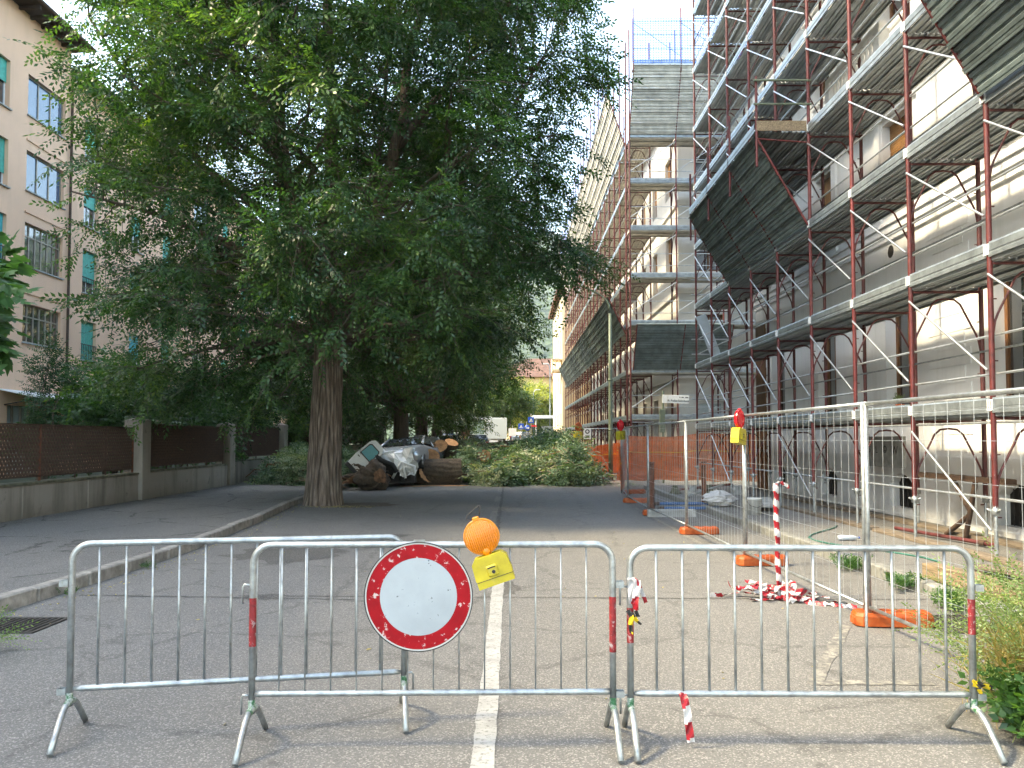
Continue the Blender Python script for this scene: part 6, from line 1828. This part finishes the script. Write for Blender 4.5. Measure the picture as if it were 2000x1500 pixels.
# leaves and sawdust strewn on the road
P = []; D = []; S = []; Tn = []
rr = random.Random(4)
for k in range(900):
    x = rr.uniform(-4, 4.5); y = 29.3 - abs(rr.gauss(0, 1.0)) + .2; P.append((x, y, g(y) + .012)); D.append((rr.gauss(0, 1), rr.gauss(0, 1), .02)); S.append(rr.uniform(.25, .6)); Tn.append(rr.uniform(.3, .9))
foliage('fallen_leaves', LEAF_FALL, None, np.array(P), np.array(D), np.array(S), [t[:3] for t in T_FALL], np.array(Tn), 'stuff', roll=.1)
bpy.data.objects['fallen_leaves']['label'] = 'torn leaves strewn on the road before the heap'
P = []; D = []; S = []; Tn = []
for k in range(260):
    a = rr.uniform(0, 6.28); q = rr.gauss(0, .5); P.append((TX + .45 + q, TY - .62 + rr.gauss(0, .18), .012)); D.append((math.cos(a), math.sin(a), .02)); S.append(rr.uniform(.2, .45)); Tn.append(rr.uniform(.5, 1))
foliage('leaf_litter', LEAF_DRY, None, np.array(P), np.array(D), np.array(S), [t[:2] for t in T_FALL], np.array(Tn), 'stuff', roll=.1)
bpy.data.objects['leaf_litter']['label'] = 'dry leaf litter at the foot of the standing elm'
P = []; D = []; S = []; Tn = []
for k in range(420):
    y = rr.uniform(4.5, 20); x = lerp_poly(KL, y) + .10 + abs(rr.gauss(0, .16)); a = rr.uniform(0, 6.28)
    if k % 4 == 0: x = rr.uniform(-4.7, 4.2); y = rr.uniform(3.2, 18)
    P.append((x, y, .010)); D.append((math.cos(a), math.sin(a), .05)); S.append(rr.uniform(.25, .5)); Tn.append(rr.uniform(.0, .9))
foliage('gutter_leaves', LEAF_DRY, None, np.array(P), np.array(D), np.array(S), [t[:1] for t in T_FALL], np.array(Tn), 'stuff', roll=.15)
bpy.data.objects['gutter_leaves']['label'] = 'scattered dry leaves along the left gutter'
for (x, y, r_) in ((-2.6, 28.2, .9), (-3.4, 27.9, .6)):
    o = flat('sawdust', blob(x, y, r_, .3, 22, .35), .006, CUT, road)

# ------------------------------------------------------------------ building-site clutter on the right pavement
ZP = .125
def post_rack():
    for i, (x, y) in enumerate(((3.32, 19.0), (3.25, 18.7), (4.6, 19.2))):
        T = thing('rusty_post', ('rusty red post standing left of the blue tubes', 'rusty red post leaning against its twin by the fence', 'rusty red post at the right end of the blue tubes')[i], 'post', (x, y, 0))
        slab(T, 'shaft', x - .05, x + .05, y - .05, y + .05, 0, 1.05 if i else 1.1, RUST_R)
        slab(T, 'cap', x - .06, x + .06, y - .06, y + .06, 1.1, 1.13, RUST_R)
    for i, (y, z) in enumerate(((18.2, .10), (18.75, .16))):
        T = thing('blue_tube', ('nearer blue steel tube lying behind the mesh fence', 'farther blue steel tube lying behind the mesh fence')[i], 'tube', (3.9, y, z))
        rod(T, 'shaft', (3.35, y, z), (4.7, y + .05, z), .035, BLUEP, 10); rod(T, 'sleeve', (3.33, y, z), (3.45, y, z), .042, RUST, 10)
post_rack()
T = thing('loose_kerbstone', 'loose pale kerbstone on the road in front of the blue tubes', 'kerbstone', (3.4, 17.3, 0)); slab(T, 'stone', 2.92, 3.95, 17.18, 17.36, .0, .16, CONC_L)
T = thing('bucket', 'white plastic bucket standing on the right pavement', 'bucket', (4.95, 16.4, ZP))
m = MB(); m.lathe([(0, 0), (.13, 0), (.155, .30), (.165, .31), (.165, .335), (.150, .335), (.145, .30), (.125, .02), (0, .02)], 24, 'z', (4.95, 16.4, ZP)); obj('pail', m, OFFWHITE, T)
m = MB(); m.tube([(4.79, 16.4, ZP + .3), (4.82, 16.25, ZP + .2), (4.95, 16.18, ZP + .16), (5.08, 16.25, ZP + .2), (5.11, 16.4, ZP + .3)], .004, 5); obj('handle', m, IRON, T)
T = thing('rubble_bag', 'crumpled white plastic bag on the right pavement beside the bucket', 'bag', (4.75, 18.4, ZP))
m = MB(); vs_ = []; rb = random.Random(2)
for i in range(9):
    t = i / 8
    for k in range(18):
        a = 6.283 * k / 18; q = .32 * math.sin(math.pi * (.12 + .8 * t)) * rb.uniform(.78, 1.15); vs_.append((4.75 + q * 1.25 * math.cos(a), 18.4 + q * math.sin(a), ZP + .36 * t + rb.uniform(-.02, .02) * (i > 0)))
m.add(vs_, [(i * 18 + k, i * 18 + (k + 1) % 18, (i + 1) * 18 + (k + 1) % 18, (i + 1) * 18 + k) for i in range(8) for k in range(18)]); m.add(vs_[-18:], [tuple(range(18))]); obj('sack', m, TAPE_W, T)
def plank(label, p, q, w, h, mat=WOOD_G, name='plank'):
    p = Vector(p); q = Vector(q); d = q - p; c = (p + q) / 2
    T = thing(name, label, 'plank', (c.x, c.y, min(p.z, q.z) - h / 2))
    m = MB(); m.bbox(-w / 2, w / 2, -d.length / 2, d.length / 2, -h / 2, h / 2, .006)
    m.xf(Matrix.Translation(c) @ (d.to_track_quat('Y', 'Z')).to_matrix().to_4x4()); obj('board', m, mat, T); return T
plank('long board under the scaffold posts on the right pavement, nearest part', (6.1, 9.0, ZP + .03), (6.12, 13.4, ZP + .03), .22, .05, WOOD_G)
plank('long board under the scaffold posts, farther part', (6.12, 13.6, ZP + .03), (6.15, 18.0, ZP + .03), .22, .05, WOOD_G)
plank('board along the foot of the white wall', (7.2, 11.0, ZP + .03), (7.22, 16.0, ZP + .03), .25, .05, WOOD_G)
plank('board along the foot of the white wall, farther away', (7.2, 16.3, ZP + .03), (7.2, 21.5, ZP + .03), .25, .05, WOOD_G)
plank('short thick timber lying by the kerb near the weeds', (4.75, 7.35, .22), (4.62, 8.9, .22), .18, .16, WOOD)
plank('upper timber of the pile by the kerb near the weeds', (5.1, 6.9, .24), (5.0, 8.6, .26), .16, .14, WOOD_G)
plank('grey board lying on the timbers near the weeds', (5.3, 7.1, .33), (4.9, 8.4, .34), .24, .03, WOOD_G)
plank('pale slab leaning by the bucket', (5.3, 17.0, ZP + .12), (5.6, 18.3, ZP + .2), .6, .04, CONC_L, 'slab_board')
rodT = thing('steel_tube', 'rusty scaffold tube lying beside the trestle', 'tube', (6.5, 12.4, ZP)); rod(rodT, 'shaft', (6.4, 13.4, ZP + .06), (6.75, 11.2, ZP + .06), .03, REDP_D, 10); rod(rodT, 'coupler', (6.70, 11.5, ZP + .06), (6.72, 11.4, ZP + .06), .04, RUST, 10)
rodT = thing('steel_tube', 'heap of red tubes by the side street, longest one', 'tube', (5.3, 23.5, ZP)); rod(rodT, 'shaft', (4.7, 23.0, ZP + .08), (6.6, 24.0, ZP + .2), .035, REDP, 8); rod(rodT, 'coupler', (5.5, 23.42, ZP + .13), (5.6, 23.47, ZP + .14), .05, RUST, 8)
rodT = thing('steel_tube', 'galvanised tube propped on the rubble by the side street', 'tube', (5.2, 21.5, ZP)); rod(rodT, 'shaft', (4.7, 21.3, ZP + .05), (5.8, 22.0, ZP + .3), .03, GALV_R, 8); rod(rodT, 'coupler', (5.2, 21.62, ZP + .16), (5.28, 21.67, ZP + .18), .045, RUST, 8)
for i, (x, y, s) in enumerate(((4.6, 22.6, .16), (5.0, 22.2, .2), (5.6, 22.9, .22), (6.3, 22.5, .18), (5.2, 20.9, .14))):
    T = thing('rubble_lump', ('lump of rubble nearest the kerb by the side street', 'pale lump of rubble under the galvanised tube', 'large lump of rubble among the red tubes', 'lump of rubble at the scaffold foot', 'small lump of rubble behind the white bag')[i], 'rubble', (x, y, ZP))
    m = MB(); rb = random.Random(i); vs_ = [(x + s * math.cos(a * .9 + .3 * j) * rb.uniform(.7, 1.1) * (1.1 - .3 * j), y + s * math.sin(a * .9 + .3 * j) * rb.uniform(.7, 1.1) * (1.1 - .3 * j), ZP + .12 * j) for j in range(3) for a in range(7)]
    m.add(vs_, [(j * 7 + k, j * 7 + (k + 1) % 7, j * 7 + 7 + (k + 1) % 7, j * 7 + 7 + k) for j in range(2) for k in range(7)] + [tuple(range(14, 21))]); obj('stone', m, CONC_L if i % 2 else MOSSC, T)
T = thing('plastic_bottle', 'clear plastic bottle lying on the right pavement', 'bottle', (5.1, 12.2, ZP + .04)); m = MB(); m.lathe([(0, -.15), (.038, -.145), (.042, -.05), (.038, 0), (.042, .06), (.03, .11), (.013, .14), (.013, .16), (0, .16)], 16, 'x', (5.1, 12.2, ZP + .045)); obj('bottle_body', m, PLASTIC_C, T); m = MB(); m.lathe([(0, .16), (.016, .161), (.016, .18), (0, .18)], 12, 'x', (5.1, 12.2, ZP + .045)); obj('cap', m, BLUE, T)
T = thing('hose', 'green hose lying along the right pavement', 'hose', (5.0, 11, ZP)); m = MB(); m.tube([(4.7 + .5 * math.sin(k * .5) + .04 * k, 9.0 + k * .35, ZP + .012) for k in range(16)], .011, 6); obj('hose_line', m, M('hose_green', (.03, .16, .12), .5), T)
# trestle with its long top board
TR = thing('trestle', 'rusty steel trestle with splayed legs against the white wall', 'trestle', (7.0, 12.1, ZP))
slab(TR, 'top_beam', 6.95, 7.13, 11.3, 13.9, 1.02, 1.10, RUST)
for (p, q) in (((7.03, 12.15, 1.02), (7.03, 12.45, .13)), ((7.03, 12.32, .50), (7.03, 13.0, .13)), ((7.03, 12.3, .56), (7.03, 12.75, 1.0))):
    rod(TR, 'leg', p, q, .04, RUST, 8)
# bench plank board and blue-white sheets on the second deck
T = thing('foam_sheet', 'pale blue foil sheet leaning in the scaffold above the side street', 'sheet', (6.3, 25.6, 4.05)); m = MB(); m.bbox(-.17, .17, -.02, .02, 0, 1.75, .005); m.xf(Matrix.Translation((6.75, 25.9, 4.06)) @ Matrix.Rotation(R(-20), 4, 'Y')); obj('sheet', m, PLASTIC_C, T)
T = thing('potted_plant', 'small plant in an orange pot on a window sill of the white building', 'plant', (7.65, 15.75, 2.2)); m = MB(); m.lathe([(0, 0), (.07, 0), (.09, .15), (.08, .15), (0, .13)], 14, 'z', (7.66, 15.75, 2.205)); obj('pot', m, ORANGE, T)
foliage('leaves', LEAF_WEED, T, np.array([(7.66 + rr.gauss(0, .03), 15.75 + rr.gauss(0, .03), 2.36 + rr.random() * .1) for _ in range(30)]), np.array([(rr.gauss(0, 1), rr.gauss(0, 1), 1) for _ in range(30)]), np.full(30, .4), T_HEDGE, np.full(30, .5))

# ------------------------------------------------------------------ weeds
def weeds(name, label, pts, n, h, spread, tmpl, mat, tone, seed, scale, bend=.5, lean=(0, 0), stemr=.003, per=7, stem_mat=None, sprayup=.3):
    """stalks from the ground, each with leafy sprays along it"""
    rr = random.Random(seed); T = thing(name, label, 'weed', (pts[0][0], pts[0][1], 0)); m = MB(); P = []; D = []; S = []; Tn = []
    for k in range(n):
        c = rr.choice(pts); x = c[0] + rr.gauss(0, c[2]); y = c[1] + rr.gauss(0, c[2]); H = h * rr.uniform(.5, 1.1); a = rr.uniform(0, 6.28); b = rr.uniform(.2, 1) * spread
        q = []
        for i in range(6):
            t = i / 5; q.append(Vector((x + math.cos(a) * b * t ** 1.6 + lean[0] * t * t, y + math.sin(a) * b * t ** 1.6 + lean[1] * t * t, max(.015, H * (t - bend * t * t * .5)))))
        m.tube(q, [stemr, stemr, stemr * .8, stemr * .7, stemr * .5, stemr * .3], 4, cap=False)
        for j in range(per):
            t = rr.uniform(.15, 1) * 4.99; i = int(t); p = q[i].lerp(q[i + 1], t - i); dv = (q[i + 1] - q[i]).normalized() + Vector((rr.gauss(0, .7), rr.gauss(0, .7), rr.gauss(0, .4) + sprayup * .3))
            P.append(tuple(p)); D.append(tuple(dv)); S.append(scale * rr.uniform(.7, 1.2)); Tn.append(tone + rr.gauss(0, .14))
    obj('stalks', m, stem_mat or M(name + '_stalk', (.16, .19, .07), .7), T)
    foliage('leaves', mat, T, np.array(P), np.array(D), np.array(S), tmpl, np.array(Tn))
T_FEA = [spray_template(16, .028, .011, .22, .04, 80 + s, .2) for s in range(4)]
T_BLADE = [np.array([[(0, 0, 0), (.16, .005 * s, .02), (.34, 0, -.02), (.16, -.005, .02)]]) for s in (1, 2)]
T_LOW = [spray_template(7, .055, .034, .13, .02, 90 + s, .2) for s in range(4)]
weeds('feathery_shrub', 'pale feathery shrub arching over the right barrier at the picture edge', [(3.25, 4.85, .18), (3.5, 4.6, .2), (3.6, 5.0, .2)], 130, 1.15, .55, T_FEA, LEAF_WEED, .55, 1, 1.0, .6, (-.15, -.05), .003, 20)
weeds('dry_grass', 'tuft of dry straw coloured grass below the feathery shrub', [(2.98, 4.75, .09), (3.15, 4.6, .12), (3.3, 4.5, .1)], 260, .60, .22, T_BLADE, LEAF_DRY, .5, 2, .9, .5, (0, -.03), .002, 5, M('straw', (.38, .30, .13), .8))
weeds('low_bush', 'low dark green leafy bush at the bottom right corner', [(2.98, 4.30, .10), (3.15, 4.12, .12), (2.95, 4.5, .07)], 190, .36, .20, T_LOW, LEAF_HEDGE, .75, 3, 1.0, .5, (0, 0), .003, 11)
weeds('fern_sprig', 'small ferny sprig at the left edge of the road', [(-4.2, 6.15, .05)], 14, .45, .30, T_FEA, LEAF_WEED, .3, 4, 1.1, .9, (.1, 0), .003, 9)
for i, (x, y) in enumerate(((-4.72, 8.6), (-4.68, 10.4))):
    weeds('kerb_weed', ('weeds sprouting at the left kerb behind the left barrier', 'small tuft at the left kerb beyond the barrier', 'weeds in the gutter by the left edge')[i], [(x, y, .07)], 9, .08, .05, T_LOW, LEAF_HEDGE, .6, 20 + i, .35, .5, (0, 0), .002, 5)
for i, (x, y) in enumerate(((4.33, 8.9), (4.30, 7.9), (4.32, 10.2))):
    weeds('kerb_weed', ('weeds at the right kerb beside the timber pile', 'weeds at the right kerb nearest the grate', 'tuft of grass at the right kerb beyond the timber')[i], [(x, y, .10)], 26, .2, .1, T_LOW, LEAF_HEDGE, .7, 30 + i, .6, .5, (0, 0), .002, 6)

# ------------------------------------------------------------------ morning haze in the valley
m = MB(); m.box(-2600, 2600, -300, 2700, -6, 620)
hz = obj('haze', m, None); hz['kind'] = 'stuff'; hz['label'] = 'thin morning haze over the valley'
hm = bpy.data.materials.new('haze_air'); hm.use_nodes = True; hn = hm.node_tree; hn.nodes.clear()
ho = hn.nodes.new('ShaderNodeOutputMaterial'); hv = hn.nodes.new('ShaderNodeVolumePrincipled')
hv.inputs['Color'].default_value = (.82, .9, 1.0, 1); hv.inputs['Density'].default_value = .00016; hv.inputs['Anisotropy'].default_value = .2
hn.links.new(hv.outputs[0], ho.inputs['Volume'])
hz.data.materials.clear(); hz.data.materials.append(hm)
scene.cycles.volume_bounces = 0
